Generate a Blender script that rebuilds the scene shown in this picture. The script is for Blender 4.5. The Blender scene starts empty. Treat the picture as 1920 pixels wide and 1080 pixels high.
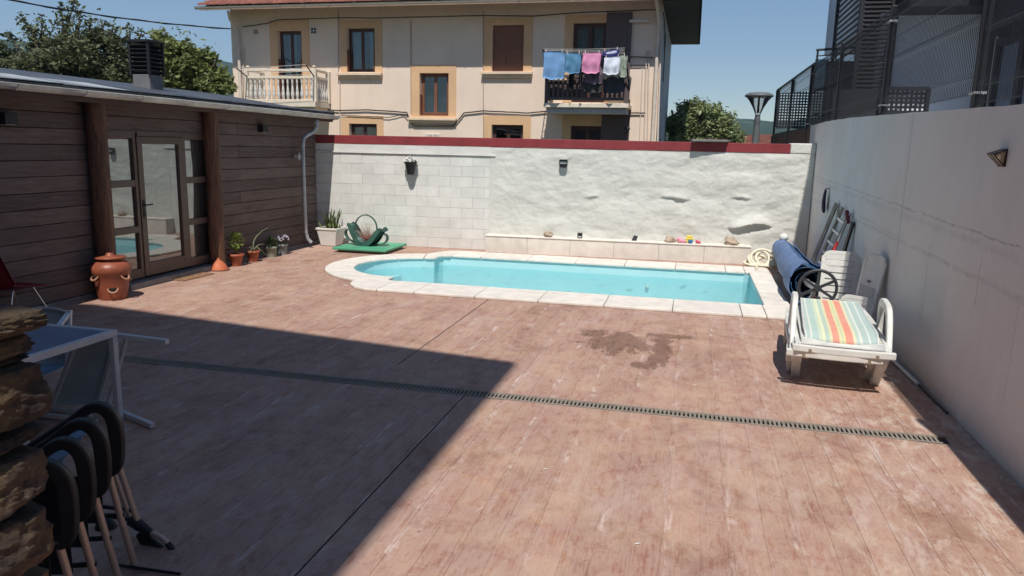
import bpy, math, random
import numpy as np
from mathutils import Vector, Matrix, noise
random.seed(7)
R = math.radians
sc = bpy.context.scene
COL = sc.collection

# ------------------------------------------------------------------ camera
F_PX, YAW, PITCH, ROLL = 1397.5, R(13.265), R(10.68), R(1.27)
CAM = Vector((0, 0, 2.2))
c_, s_ = math.cos, math.sin
FW = Vector((-s_(YAW)*c_(PITCH), c_(YAW)*c_(PITCH), -s_(PITCH)))
R0 = Vector((c_(YAW), s_(YAW), 0)); U0 = R0.cross(FW)
RT = R0*c_(ROLL) + U0*s_(ROLL); UP = U0*c_(ROLL) - R0*s_(ROLL)
cd = bpy.data.cameras.new('camera'); cam = bpy.data.objects.new('camera', cd); COL.objects.link(cam)
cam.matrix_world = Matrix(((RT.x, UP.x, -FW.x, CAM.x), (RT.y, UP.y, -FW.y, CAM.y), (RT.z, UP.z, -FW.z, CAM.z), (0, 0, 0, 1)))
cd.sensor_width = 36; cd.lens = F_PX/1920*36; cd.clip_end = 6000; cd.clip_start = .05
sc.camera = cam

# ------------------------------------------------------------------ world, sun, exposure
SUN_AZ, SUN_EL = R(10), R(59)          # sun stands behind the camera, a little to the right
sdir = Vector((s_(SUN_AZ)*c_(SUN_EL), -c_(SUN_AZ)*c_(SUN_EL), s_(SUN_EL)))
w = bpy.data.worlds.new('World'); sc.world = w; w.use_nodes = True
nt = w.node_tree; nt.nodes.clear()
sky = nt.nodes.new('ShaderNodeTexSky'); sky.sky_type = 'NISHITA'; sky.sun_disc = False
sky.sun_elevation = SUN_EL; sky.sun_rotation = math.pi - SUN_AZ
sky.altitude = 100; sky.air_density = 1.0; sky.dust_density = .05; sky.ozone_density = 3.0
bg = nt.nodes.new('ShaderNodeBackground'); bg.inputs[1].default_value = .094
wo = nt.nodes.new('ShaderNodeOutputWorld')
nt.links.new(sky.outputs[0], bg.inputs[0]); nt.links.new(bg.outputs[0], wo.inputs[0])
sl = bpy.data.lights.new('sun', 'SUN'); sl.energy = 4.9; sl.angle = R(.53); sl.color = (1, .95, .88)
sun = bpy.data.objects.new('sun', sl); COL.objects.link(sun)
sun.rotation_euler = sdir.to_track_quat('Z', 'Y').to_euler(); sun.location = (0, -5, 20)
sc.view_settings.view_transform = 'Standard'; sc.view_settings.look = 'None'
sc.view_settings.exposure = 0.0; sc.view_settings.gamma = 1; sc.view_settings.use_curve_mapping = False
sc.render.engine = 'CYCLES'
sc.cycles.max_bounces = 8; sc.cycles.transparent_max_bounces = 24; sc.cycles.volume_bounces = 0

# ------------------------------------------------------------------ placing helpers
def ray(x, y): return FW + RT*((x-960)/F_PX) - UP*((y-540)/F_PX)
def onz(x, y, z=0.): d = ray(x, y); return CAM + d*((z-CAM.z)/d.z)
def ony(x, y, Y): d = ray(x, y); return CAM + d*((Y-CAM.y)/d.y)
def onx(x, y, X): d = ray(x, y); return CAM + d*((X-CAM.x)/d.x)

# ------------------------------------------------------------------ object helpers
ORG = {}
def props(o, label=None, cat=None, group=None, kind=None):
    if label: o['label'] = label
    if cat: o['category'] = cat
    if group: o['group'] = group
    if kind: o['kind'] = kind
    return o
def thing(name, label, cat, loc=(0, 0, 0), rot=None, group=None, local=False):
    o = bpy.data.objects.new(name, None); COL.objects.link(o); o.empty_display_size = .1
    o.location = loc
    if rot is not None: o.rotation_euler = rot if hasattr(rot, '__len__') else (0, 0, rot)
    ORG[o] = Vector((0, 0, 0)) if (local or rot is not None) else Vector(loc)
    return props(o, label, cat, group)
def V(*a): return Vector(a)
class MB:
    def __init__(s): s.v = []; s.f = []; s.sm = []
    def add(s, vs, fs, smooth=False):
        n = len(s.v); s.v += [tuple(p) for p in vs]
        for f in fs: s.f.append(tuple(i+n for i in f)); s.sm.append(smooth)
        return s
    def box(s, a, b):
        (x0, y0, z0), (x1, y1, z1) = a, b
        x0, x1 = min(x0, x1), max(x0, x1); y0, y1 = min(y0, y1), max(y0, y1); z0, z1 = min(z0, z1), max(z0, z1)
        return s.add([(x0,y0,z0),(x1,y0,z0),(x1,y1,z0),(x0,y1,z0),(x0,y0,z1),(x1,y0,z1),(x1,y1,z1),(x0,y1,z1)],
              [(0,3,2,1),(4,5,6,7),(0,1,5,4),(1,2,6,5),(2,3,7,6),(3,0,4,7)])
    def beam(s, p, q, w_, h, up=(0, 0, 1), w2=None, h2=None):
        p, q = Vector(p), Vector(q); d = (q-p).normalized(); up = Vector(up)
        a = d.cross(up)
        if a.length < 1e-4: a = d.cross(Vector((1, 0, 0)))
        a.normalize(); b = a.cross(d)
        w2 = w2 or w_; h2 = h2 or h; vs = []
        for P, W, H in ((p, w_, h), (q, w2, h2)):
            for i, j in ((-1,-1),(1,-1),(1,1),(-1,1)): vs.append(P + a*(i*W/2) + b*(j*H/2))
        return s.add(vs, [(0,3,2,1),(4,5,6,7),(0,1,5,4),(1,2,6,5),(2,3,7,6),(3,0,4,7)])
    def tube(s, pts, r, n=8, closed=False, cap=True):
        pts = [Vector(p) for p in pts]; m = len(pts); rr = r if hasattr(r, '__len__') else [r]*m
        vs = []; prev = None
        for i, p in enumerate(pts):
            a = pts[(i+1) % m] if (closed or i < m-1) else p
            b = pts[i-1] if (closed or i > 0) else p
            d = (a-b).normalized() if (a-b).length > 1e-7 else Vector((0, 0, 1))
            if prev is None: u = d.orthogonal().normalized()
            else:
                u = prev - d*prev.dot(d)
                u = u.normalized() if u.length > 1e-5 else d.orthogonal().normalized()
            prev = u; w_ = d.cross(u)
            for k in range(n):
                t = 2*math.pi*k/n; vs.append(p + (u*math.cos(t)+w_*math.sin(t))*rr[i])
        fs = []
        for i in range(m if closed else m-1):
            j = (i+1) % m
            for k in range(n): fs.append((i*n+k, i*n+(k+1) % n, j*n+(k+1) % n, j*n+k))
        s.add(vs, fs, True)
        if cap and not closed:
            s.add(vs[:n], [tuple(range(n))[::-1]]); s.add(vs[-n:], [tuple(range(n))])
        return s
    def lathe(s, prof, c=(0, 0, 0), n=20, sx=1, sy=1):
        vs = []; c = Vector(c)
        for r, z in prof:
            for k in range(n):
                t = 2*math.pi*k/n; vs.append(c + Vector((r*math.cos(t)*sx, r*math.sin(t)*sy, z)))
        fs = []
        for i in range(len(prof)-1):
            for k in range(n): fs.append((i*n+k, i*n+(k+1) % n, (i+1)*n+(k+1) % n, (i+1)*n+k))
        s.add(vs, fs, True)
        if prof[0][0] > 1e-4: s.add(vs[:n], [tuple(range(n))[::-1]])
        if prof[-1][0] > 1e-4: s.add(vs[-n:], [tuple(range(n))])
        return s
    def prism(s, poly, depth, mp):            # poly: 2-D outline, mp(u, v, d) -> point, depth (d0, d1)
        n = len(poly); vs = [mp(u, v_, depth[0]) for u, v_ in poly] + [mp(u, v_, depth[1]) for u, v_ in poly]
        fs = [tuple(range(n)), tuple(range(n, 2*n))[::-1]] + [(i, i+n, (i+1) % n+n, (i+1) % n) for i in range(n)]
        return s.add(vs, fs)
    def grid(s, fn, nu, nv, smooth=True):
        vs = [fn(i/nu, j/nv) for i in range(nu+1) for j in range(nv+1)]
        fs = [(i*(nv+1)+j, (i+1)*(nv+1)+j, (i+1)*(nv+1)+j+1, i*(nv+1)+j+1) for i in range(nu) for j in range(nv)]
        return s.add(vs, fs, smooth)
    def sheet(s, fn, nu, nv, th=.006):         # a grid with thickness
        top = [Vector(fn(i/nu, j/nv)) for i in range(nu+1) for j in range(nv+1)]
        W = nv+1; nrm = []
        for i in range(nu+1):
            for j in range(nv+1):
                a = top[min(i+1, nu)*W+j]-top[max(i-1, 0)*W+j]; b = top[i*W+min(j+1, nv)]-top[i*W+max(j-1, 0)]
                n = a.cross(b); nrm.append(n.normalized() if n.length > 1e-9 else Vector((0, 0, 1)))
        N = len(top); bot = [p-n*th for p, n in zip(top, nrm)]
        fs = [(i*W+j, (i+1)*W+j, (i+1)*W+j+1, i*W+j+1) for i in range(nu) for j in range(nv)]
        fb = [tuple(N+k for k in f[::-1]) for f in fs]
        rim = [i*W for i in range(nu+1)] + [nu*W+j for j in range(1, nv+1)] + [i*W+nv for i in range(nu-1, -1, -1)] + [j for j in range(nv-1, 0, -1)]
        fr = [(rim[k], rim[(k+1) % len(rim)], rim[(k+1) % len(rim)]+N, rim[k]+N) for k in range(len(rim))]
        return s.add(top+bot, fs+fb+fr, True)
    def ball(s, c, r, n=10, m=7, f=None):
        c = Vector(c); vs = []
        rx, ry, rz = r if hasattr(r, '__len__') else (r, r, r)
        for i in range(m+1):
            ph = math.pi*i/m
            for k in range(n):
                t = 2*math.pi*k/n; d = Vector((math.sin(ph)*math.cos(t), math.sin(ph)*math.sin(t), math.cos(ph)))
                q = f(d) if f else 1; vs.append(c+Vector((d.x*rx, d.y*ry, d.z*rz))*q)
        return s.add(vs, [(i*n+k, (i+1)*n+k, (i+1)*n+(k+1) % n, i*n+(k+1) % n) for i in range(m) for k in range(n)], True)
    def mesh(s, name, mat, off=(0, 0, 0)):
        me = bpy.data.meshes.new(name); o = Vector(off)
        me.from_pydata([tuple(Vector(p)-o) for p in s.v], [], s.f)
        me.polygons.foreach_set('use_smooth', s.sm); me.materials.append(mat); me.update()
        return me
    def build(s, name, mat, parent=None, label=None, cat=None, group=None, kind=None, bevel=0, auto=True):
        off = ORG.get(parent, Vector((0, 0, 0))) if parent else Vector((0, 0, 0))
        me = s.mesh(name, mat, off); o = bpy.data.objects.new(name, me); COL.objects.link(o)
        if parent: o.parent = parent
        ORG[o] = off
        if bevel:
            b = o.modifiers.new('bevel', 'BEVEL'); b.width = bevel; b.segments = 2; b.limit_method = 'ANGLE'; b.angle_limit = R(40)
        return props(o, label, cat, group, kind)
def place(name, me, loc, parent, rot=None, scale=None):
    o = bpy.data.objects.new(name, me); COL.objects.link(o); o.parent = parent
    o.location = Vector(loc)-ORG.get(parent, Vector((0, 0, 0))); ORG[o] = Vector(loc)
    if rot: o.rotation_euler = rot
    if scale: o.scale = scale
    return o
def kids(o): return [c for c in bpy.data.objects if c.parent == o]
def dup(o, parent=None, loc=None, rot=None, label=None):
    c = o.copy(); COL.objects.link(c)
    if parent: c.parent = parent
    if loc is not None: c.location = loc
    if rot is not None: c.rotation_euler = (0, 0, rot)
    if label: c['label'] = label
    ORG[c] = ORG.get(o, Vector((0, 0, 0)))
    for ch in kids(o):
        if ch.parent == o: dup(ch, c)
    return c

# ------------------------------------------------------------------ material helpers
def nodes(name):
    m = bpy.data.materials.new(name); m.use_nodes = True; t = m.node_tree
    return m, t, t.nodes['Principled BSDF'], t.nodes['Material Output']
def N(t, ty, **k):
    n = t.nodes.new(ty)
    for a, b in k.items():
        if a.startswith('i_'):
            n.inputs[int(a[2:])].default_value = b
        else: setattr(n, a, b)
    return n
def ramp(t, fac, a, b, ca=(0, 0, 0, 1), cb=(1, 1, 1, 1)):
    r = N(t, 'ShaderNodeValToRGB'); e = r.color_ramp.elements
    e[0].position, e[0].color = a, ca; e[1].position, e[1].color = b, cb
    t.links.new(fac, r.inputs[0]); return r.outputs[0]
def mix(t, fac, a, b, mode='MIX'):
    m = N(t, 'ShaderNodeMix', data_type='RGBA', blend_type=mode)
    for sock, v_ in ((m.inputs[0], fac), (m.inputs[6], a), (m.inputs[7], b)):
        if isinstance(v_, (int, float)): sock.default_value = v_
        elif isinstance(v_, tuple): sock.default_value = (*v_[:3], 1)
        else: t.links.new(v_, sock)
    return m.outputs[2]
def math_(t, op, a, b=0., clamp=False):
    m = N(t, 'ShaderNodeMath', operation=op, use_clamp=clamp)
    for k, v_ in ((0, a), (1, b)):
        if isinstance(v_, (int, float)): m.inputs[k].default_value = v_
        else: t.links.new(v_, m.inputs[k])
    return m.outputs[0]
def coords(t, kind='Object', scale=(1, 1, 1), loc=(0, 0, 0), rot=(0, 0, 0)):
    if kind == 'World': src = N(t, 'ShaderNodeNewGeometry').outputs['Position']
    else: src = N(t, 'ShaderNodeTexCoord').outputs[kind]
    mp = N(t, 'ShaderNodeMapping'); mp.inputs['Scale'].default_value = scale; mp.inputs['Location'].default_value = loc; mp.inputs['Rotation'].default_value = rot
    t.links.new(src, mp.inputs[0]); return mp.outputs[0]
def noi(t, co, scale, detail=4, rough=.55, dist=0):
    n = N(t, 'ShaderNodeTexNoise'); n.inputs['Scale'].default_value = scale; n.inputs['Detail'].default_value = detail
    n.inputs['Roughness'].default_value = rough; n.inputs['Distortion'].default_value = dist
    t.links.new(co, n.inputs['Vector']); return n.outputs[0]
def bump(t, b, h, strength, dist=.02, prev=None):
    n = N(t, 'ShaderNodeBump'); n.inputs['Strength'].default_value = strength; n.inputs['Distance'].default_value = dist
    t.links.new(h, n.inputs['Height'])
    if prev: t.links.new(prev, n.inputs['Normal'])
    t.links.new(n.outputs[0], b.inputs['Normal']); return n.outputs[0]
def M(name, col, rough=.6, var=.15, scale=5, bmp=.15, bscale=60, metal=0, spec=.4, st=(1, 1, 1), coord='Object', col2=None, dirt=0, rnd=0):
    m, t, b, o = nodes(name)
    co = coords(t, coord, st)
    n1 = noi(t, co, scale, 6, .6)
    lo = tuple(c*(1-var) for c in col); hi = tuple(min(1, c*(1+var)) for c in col)
    if col2: hi = col2
    c = mix(t, ramp(t, n1, .32, .68), lo, hi)
    if dirt:
        n2 = noi(t, co, scale*.37, 8, .7)
        c = mix(t, math_(t, 'MULTIPLY', ramp(t, n2, .5, .75), dirt), c, tuple(x*.35+.02 for x in col))
    if rnd:
        oi = N(t, 'ShaderNodeObjectInfo')
        f = math_(t, 'ADD', math_(t, 'MULTIPLY', oi.outputs['Random'], 2*rnd), 1-rnd)
        h = N(t, 'ShaderNodeHueSaturation'); t.links.new(f, h.inputs['Value']); t.links.new(c, h.inputs['Color']); c = h.outputs[0]
    t.links.new(c, b.inputs['Base Color'])
    b.inputs['Roughness'].default_value = rough; b.inputs['Metallic'].default_value = metal
    b.inputs['Specular IOR Level'].default_value = spec
    if rough < .9:
        rr = math_(t, 'ADD', math_(t, 'MULTIPLY', noi(t, co, scale*3, 3), .2), rough-.1); t.links.new(rr, b.inputs['Roughness'])
    if bmp: bump(t, b, noi(t, co, bscale, 5, .6), bmp, .01)
    return m

MT = {}
MT['white_plastic'] = M('white_plastic', (.66, .66, .62), .42, .1, 6, .08, 60, dirt=.45)
MT['white_paint'] = M('white_paint', (.72, .70, .66), .55, .08, 5, .1, 40, dirt=.15)
MT['cream_paint'] = M('cream_paint', (.74, .66, .54), .6, .08, 5, .1, 40, dirt=.15)
MT['block'] = M('block', (.68, .67, .63), .85, .07, 4, .5, 90, coord='World', rnd=.05, dirt=.12)
MT['mortar'] = M('mortar', (.58, .58, .55), .9, .1, 6, .3, 90)
MT['cream_stone'] = M('cream_stone', (.72, .67, .60), .7, .10, 5, .35, 120, coord='World', rnd=.05, dirt=.18)
MT['red_paint'] = M('red_paint', (.24, .035, .04), .6, .15, 3, .15, 30, dirt=.15)
MT['grey_stone'] = M('grey_stone', (.22, .21, .2), .85, .2, 9, .5, 50)
MT['black_plastic'] = M('black_plastic', (.012, .012, .014), .5, .3, 20, .05, 200)
MT['black_metal'] = M('black_metal', (.014, .015, .018), .45, .2, 6, .03, 80, coord='World')
MT['zinc'] = M('zinc', (.56, .55, .50), .5, .15, 5, .08, 30, metal=.0, dirt=.3, coord='World')
MT['galv'] = M('galv', (.42, .43, .44), .4, .15, 6, .05, 30, metal=.5)
MT['roof_sheet'] = M('roof_sheet', (.07, .08, .095), .5, .3, 1.5, .1, 20, dirt=.2)
MT['roof_light'] = M('roof_light', (.30, .33, .36), .5, .15, 2.5, .1, 20)
MT['terracotta'] = M('terracotta', (.34, .095, .045), .55, .2, 5, .15, 60, dirt=.15)
MT['terracotta_dark'] = M('terracotta_dark', (.26, .075, .04), .42, .2, 5, .1, 60)
MT['pot_grey'] = M('pot_grey', (.22, .23, .24), .6, .15, 10, .1, 60)
MT['pot_green'] = M('pot_green', (.26, .28, .22), .7, .2, 12, .2, 60)
MT['pot_grey_dark'] = M('wheel_grey', (.045, .048, .055), .45, .15, 10, .1, 60)
MT['own_plaster'] = M('own_plaster', (.42, .33, .26), .9, .1, 2, .2, 30)
MT['peg'] = M('peg', (.55, .50, .42), .7, .2, 5, 0)
MT['soil'] = M('soil', (.05, .035, .025), .95, .4, 30, .6, 90)
MT['leaf_light'] = M('leaf_light', (.19, .24, .045), .5, .35, 6, .1, 40)
MT['leaf_dark'] = M('leaf_dark', (.035, .06, .02), .5, .4, 6, .1, 40, col2=(.09, .13, .04))
MT['leaf_pale'] = M('leaf_pale', (.16, .19, .11), .6, .3, 6, .1, 40)
MT['flower_white'] = M('flower_white', (.75, .74, .68), .7, .08, 9, .1, 40)
MT['flower_lilac'] = M('flower_lilac', (.40, .36, .44), .7, .2, 9, .1, 40)
MT['rubber_green'] = M('rubber_green', (.035, .095, .075), .55, .3, 6, .15, 30)
MT['rubber_inside'] = M('rubber_inside', (.17, .26, .24), .6, .15, 6, .1, 30)
MT['lid_green'] = M('lid_green', (.085, .36, .21), .5, .15, 2, .05, 30, dirt=.12)
MT['lid_base'] = M('lid_base', (.16, .13, .1), .7, .2, 5, .1, 30)
MT['glass_dark'] = None
MT['brown_frame'] = M('brown_frame', (.105, .07, .052), .4, .12, 7, .05, 60, coord='World')
MT['rust_mat'] = M('rust_mat', (.27, .15, .08), .95, .25, 30, .9, 200)
MT['blue_cover'] = M('blue_cover', (.11, .18, .34), .6, .25, 4, .8, 14, st=(1, 1, 1))
MT['blue_cover_in'] = M('blue_cover_in', (.02, .09, .22), .4, .3, 9, .3, 70)
MT['hose_cream'] = M('hose_cream', (.72, .67, .52), .5, .1, 9, .1, 60)
MT['table_glass'] = M('table_glass', (.14, .24, .34), .22, .12, 2, .02, 30, spec=.7)
MT['alu'] = M('alu', (.62, .62, .62), .35, .06, 6, .03, 60, metal=.25)
MT['sling_grey'] = M('sling_grey', (.32, .37, .38), .8, .12, 3, .3, 300)
MT['sling_blue'] = M('sling_blue', (.20, .31, .42), .6, .15, 3, .2, 300)
MT['tube_beige'] = M('tube_beige', (.50, .38, .30), .35, .08, 6, .03, 60, metal=.3)
MT['red_shell'] = M('red_shell', (.22, .012, .016), .35, .15, 4, .02, 60)
MT['chrome'] = M('chrome', (.75, .75, .75), .15, .05, 6, 0, 60, metal=1)
MT['red_plastic'] = M('red_plastic', (.55, .03, .035), .4, .15, 6, .03, 60)
MT['old_wood'] = M('old_wood', (.28, .23, .18), .8, .35, 5, .6, 30, st=(6, 1, 1))
MT['bark'] = M('bark', (.10, .075, .055), .9, .4, 9, .8, 30)
MT['dark_cloth'] = M('dark_cloth', (.03, .022, .05), .85, .4, 14, .3, 60)
MT['house_wall'] = M('house_wall', (.80, .655, .535), .9, .06, .7, .25, 60, coord='World', dirt=.07)
MT['house_side_shaded'] = M('house_side_shaded', (.46, .47, .50), .9, .1, .9, .25, 60, coord='World', dirt=.15)  # shaded side of the house, shade put into the grey-blue colour
MT['ochre'] = M('ochre', (.68, .44, .25), .85, .07, 1.5, .2, 60, coord='World')
MT['sill'] = M('sill', (.74, .58, .42), .7, .08, 4, .1, 60, coord='World')
MT['wood_dark'] = M('wood_dark', (.075, .035, .026), .5, .25, 7, .15, 50, st=(6, 6, 1), coord='World')
MT['wood_red'] = M('wood_red', (.20, .085, .05), .5, .2, 7, .15, 50, st=(6, 6, 1), coord='World')
MT['wood_grey'] = M('wood_grey', (.115, .085, .085), .6, .15, 7, .15, 50, st=(6, 6, 1), coord='World')
MT['curtain'] = M('curtain', (.68, .70, .69), .9, .25, 4, .1, 60, st=(14, 1, 1), coord='World')
MT['room_dark'] = M('room_dark', (.012, .012, .014), .9, .2, 2, 0, 60)
MT['roof_tile'] = M('roof_tile', (.22, .085, .06), .85, .35, 5, .3, 40, dirt=.3, coord='World')
MT['soffit'] = M('soffit', (.035, .035, .045), .8, .2, 3, .1, 40, coord='World')
MT['soffit_light'] = M('soffit_light', (.40, .30, .26), .8, .08, 3, .1, 40, coord='World')
MT['pipe_cream'] = M('pipe_cream', (.68, .60, .52), .5, .08, 5, .05, 40, coord='World')
MT['cable_black'] = M('cable_black', (.02, .018, .018), .6, .2, 9, 0, 60)
MT['facade_grey'] = M('facade_grey', (.66, .70, .76), .8, .06, 1, .1, 60, coord='World')
MT['dark_cladding'] = M('dark_cladding', (.020, .021, .026), .55, .2, 3, .05, 60, coord='World')
MT['brown_boards'] = M('brown_boards', (.13, .06, .05), .7, .2, 4, .2, 50, coord='World', rnd=.12)
MT['lamp_grey'] = M('lamp_grey', (.13, .14, .145), .5, .1, 4, .03, 60)
MT['warm_glass'] = M('warm_glass', (.40, .33, .22), .25, .2, 8, .05, 60)
MT['pale_glass'] = M('pale_glass', (.55, .58, .56), .2, .1, 8, .05, 60)
MT['rock'] = M('rock', (.42, .33, .25), .9, .35, 9, .8, 30)
MT['plaque'] = M('plaque', (.72, .66, .58), .5, .05, 4, 0, 60)
def cloth(name, col, var=.15): 
    if name not in MT: MT[name] = M(name, col, .9, var, 7, .25, 120)
    return MT[name]

def facade(m):
    t = m.node_tree; b = t.nodes['Principled BSDF']; src = b.inputs['Base Color'].links[0].from_socket
    st = ramp(t, noi(t, coords(t, 'World', (3.2, 1, .16)), 1.6, 8, .75), .52, .72)
    c = mix(t, math_(t, 'MULTIPLY', st, .13), src, (.40, .30, .24)); c = mix(t, math_(t, 'MULTIPLY', ramp(t, noi(t, coords(t, 'World'), .45, 6, .7), .48, .6), .16), c, (.62, .44, .35))
    t.links.new(c, b.inputs['Base Color'])
facade(MT['house_wall']); facade(MT['ochre'])
# glass panes of the annexe and of windows: dark body with a clear mirror of the yard
def glass_mat(name, body, refl, fac):
    m, t, b, o = nodes(name)
    co = coords(t, 'World')
    g = N(t, 'ShaderNodeBsdfGlossy'); g.inputs['Roughness'].default_value = .012; g.inputs['Color'].default_value = (*refl, 1)
    lw = N(t, 'ShaderNodeFresnel'); lw.inputs['IOR'].default_value = 1.5
    f = math_(t, 'ADD', math_(t, 'MULTIPLY', lw.outputs[0], .8), fac, True)
    bp = N(t, 'ShaderNodeBump'); bp.inputs['Strength'].default_value = .03; bp.inputs['Distance'].default_value = .02
    t.links.new(noi(t, co, 1.3, 1), bp.inputs['Height']); t.links.new(bp.outputs[0], g.inputs['Normal'])
    b.inputs['Base Color'].default_value = (*body, 1); b.inputs['Roughness'].default_value = .6
    c = mix(t, ramp(t, noi(t, co, 2, 3), .3, .7), body, tuple(x*1.8 for x in body)); t.links.new(c, b.inputs['Base Color'])
    ms = N(t, 'ShaderNodeMixShader'); t.links.new(f, ms.inputs[0]); t.links.new(b.outputs[0], ms.inputs[1]); t.links.new(g.outputs[0], ms.inputs[2])
    t.links.new(ms.outputs[0], o.inputs[0]); return m
MT['glass_door'] = glass_mat('glass_door', (.012, .012, .012), (.9, .95, .95), .20)
MT['glass_win'] = glass_mat('glass_win', (.015, .018, .02), (.8, .85, .9), .05)
MT['glass_blue'] = glass_mat('glass_blue', (.01, .012, .016), (.75, .85, 1), .16)
def clear_mat(name, tint, fac, rough=.02, bmp=None):
    m, t, b, o = nodes(name); t.nodes.remove(b)
    tr = N(t, 'ShaderNodeBsdfTransparent'); tr.inputs[0].default_value = (*tint, 1)
    g = N(t, 'ShaderNodeBsdfGlossy'); g.inputs['Roughness'].default_value = rough
    fr = N(t, 'ShaderNodeFresnel'); fr.inputs['IOR'].default_value = 1.33
    f = math_(t, 'ADD', fr.outputs[0], fac, True)
    if bmp:
        co = coords(t, 'World', (1, 1.6, 1))
        bp = N(t, 'ShaderNodeBump'); bp.inputs['Strength'].default_value = bmp; bp.inputs['Distance'].default_value = .07
        h = math_(t, 'ADD', noi(t, co, 5, 3, .5, .5), math_(t, 'MULTIPLY', noi(t, co, 1.3, 2), 1.2))
        t.links.new(h, bp.inputs['Height']); t.links.new(bp.outputs[0], g.inputs['Normal']); t.links.new(bp.outputs[0], fr.inputs['Normal'])
    ms = N(t, 'ShaderNodeMixShader'); t.links.new(f, ms.inputs[0]); t.links.new(tr.outputs[0], ms.inputs[1]); t.links.new(g.outputs[0], ms.inputs[2])
    t.links.new(ms.outputs[0], o.inputs[0]); return m
MT['water'] = clear_mat('water', (.78, .95, .97), .0, .02, .55)
MT['clear_plastic'] = clear_mat('clear_plastic', (.72, .76, .80), .12, .15)
MT['screen'] = clear_mat('screen', (.35, .42, .45), .03, .3)

def floor_mat():
    m, t, b, o = nodes('stamped_concrete')
    P = coords(t, 'World'); sep = N(t, 'ShaderNodeSeparateXYZ'); t.links.new(P, sep.inputs[0])
    X, Y = sep.outputs[0], sep.outputs[1]
    big = noi(t, P, .55, 5, .6); mid = noi(t, P, 2.3, 6, .65)
    base = mix(t, ramp(t, big, .35, .65), (.335, .205, .18), (.40, .265, .22))
    base = mix(t, math_(t, 'MULTIPLY', ramp(t, mid, .42, .66), .75), base, (.48, .345, .26))
    base = mix(t, math_(t, 'MULTIPLY', ramp(t, noi(t, coords(t, 'World', (1, .6, 1), (3, 7, 0)), 1.6, 6, .7), .5, .7), .5), base, (.27, .16, .15))
    # plank tone, one value per stamped board
    cell = math_(t, 'FLOOR', math_(t, 'DIVIDE', math_(t, 'ADD', X, 1.87), .186))
    wn = N(t, 'ShaderNodeTexWhiteNoise', noise_dimensions='2D'); cv = N(t, 'ShaderNodeCombineXYZ')
    t.links.new(cell, cv.inputs[0]); t.links.new(math_(t, 'FLOOR', math_(t, 'DIVIDE', math_(t, 'ADD', Y, math_(t, 'MULTIPLY', cell, .61)), 1.45)), cv.inputs[1])
    t.links.new(cv.outputs[0], wn.inputs[0])
    hs = N(t, 'ShaderNodeHueSaturation'); t.links.new(base, hs.inputs['Color'])
    t.links.new(math_(t, 'ADD', math_(t, 'MULTIPLY', wn.outputs[0], .16), .92), hs.inputs['Value'])
    c = hs.outputs[0]
    # grain along the boards
    G = coords(t, 'World', (26, 1.6, 1)); grain = noi(t, G, 2.2, 5, .7, .6)
    c = mix(t, math_(t, 'MULTIPLY', ramp(t, grain, .5, .72), .35), c, (.22, .13, .115))
    c = mix(t, math_(t, 'MULTIPLY', ramp(t, grain, .46, .28), .28), c, (.52, .41, .35))
    # pale efflorescence: broken streaks along the joints of every second board
    wobx = math_(t, 'MULTIPLY', math_(t, 'SUBTRACT', noi(t, P, 1.7, 5, .7), .5), .14)
    fx = math_(t, 'FRACT', math_(t, 'DIVIDE', math_(t, 'ADD', math_(t, 'ADD', X, wobx), 1.87+.03), .372))
    line = math_(t, 'SUBTRACT', 1., math_(t, 'MULTIPLY', math_(t, 'ABSOLUTE', math_(t, 'SUBTRACT', fx, .08)), 7.), True)
    nst = ramp(t, noi(t, coords(t, 'World', (5, 1.3, 1)), 2.2, 6, .72, .8), .51, .60)
    st = math_(t, 'MULTIPLY', line, nst)
    st = math_(t, 'MULTIPLY', st, ramp(t, noi(t, coords(t, 'World', (1, 1, 1), (5, 9, 0)), .8, 4, .7), .38, .56))
    c = mix(t, math_(t, 'MULTIPLY', st, .9), c, (.62, .52, .48))
    # larger worn pale patches, mostly right of the drain towards the wall
    mask = ramp(t, math_(t, 'MULTIPLY', math_(t, 'ADD', X, -.1), .45), .0, .9)
    pt = ramp(t, noi(t, coords(t, 'World', (2.4, 1, 1), (1.3, .4, 0)), 2.4, 8, .78, .5), .51, .60)
    c = mix(t, math_(t, 'MULTIPLY', math_(t, 'MULTIPLY', pt, mask), .7), c, (.62, .55, .49))
    pt2 = ramp(t, noi(t, coords(t, 'World', (1.8, .8, 1), (11, 4, 0)), 3, 8, .8, .6), .57, .68)
    c = mix(t, math_(t, 'MULTIPLY', pt2, .45), c, (.56, .44, .38))
    # rubbed arc in front of the camera
    dx = math_(t, 'SUBTRACT', X, -2.15); dy = math_(t, 'SUBTRACT', Y, 3.0)
    rad = math_(t, 'SQRT', math_(t, 'ADD', math_(t, 'MULTIPLY', dx, dx), math_(t, 'MULTIPLY', dy, dy)))
    arc = math_(t, 'SUBTRACT', 1., math_(t, 'MULTIPLY', math_(t, 'ABSOLUTE', math_(t, 'SUBTRACT', rad, 1.75)), 26.), True)
    c = mix(t, math_(t, 'MULTIPLY', math_(t, 'MULTIPLY', arc, ramp(t, mid, .3, .6)), .35), c, (.50, .33, .22))
    # fine mottling, dirt caught in the relief, warm bleaching towards the camera
    fine = noi(t, coords(t, 'World', (1, .55, 1), (2, 2, 0)), 11, 9, .78, .4)
    c = mix(t, math_(t, 'MULTIPLY', ramp(t, fine, .50, .66), .20), c, (.185, .115, .10))
    c = mix(t, math_(t, 'MULTIPLY', ramp(t, fine, .47, .33), .22), c, (.60, .49, .43))
    drt = noi(t, coords(t, 'World', (1.3, .8, 1), (21, 5, 0)), 1.1, 8, .75, .6)
    c = mix(t, math_(t, 'MULTIPLY', ramp(t, drt, .52, .64), .38), c, (.20, .125, .105))
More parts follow.
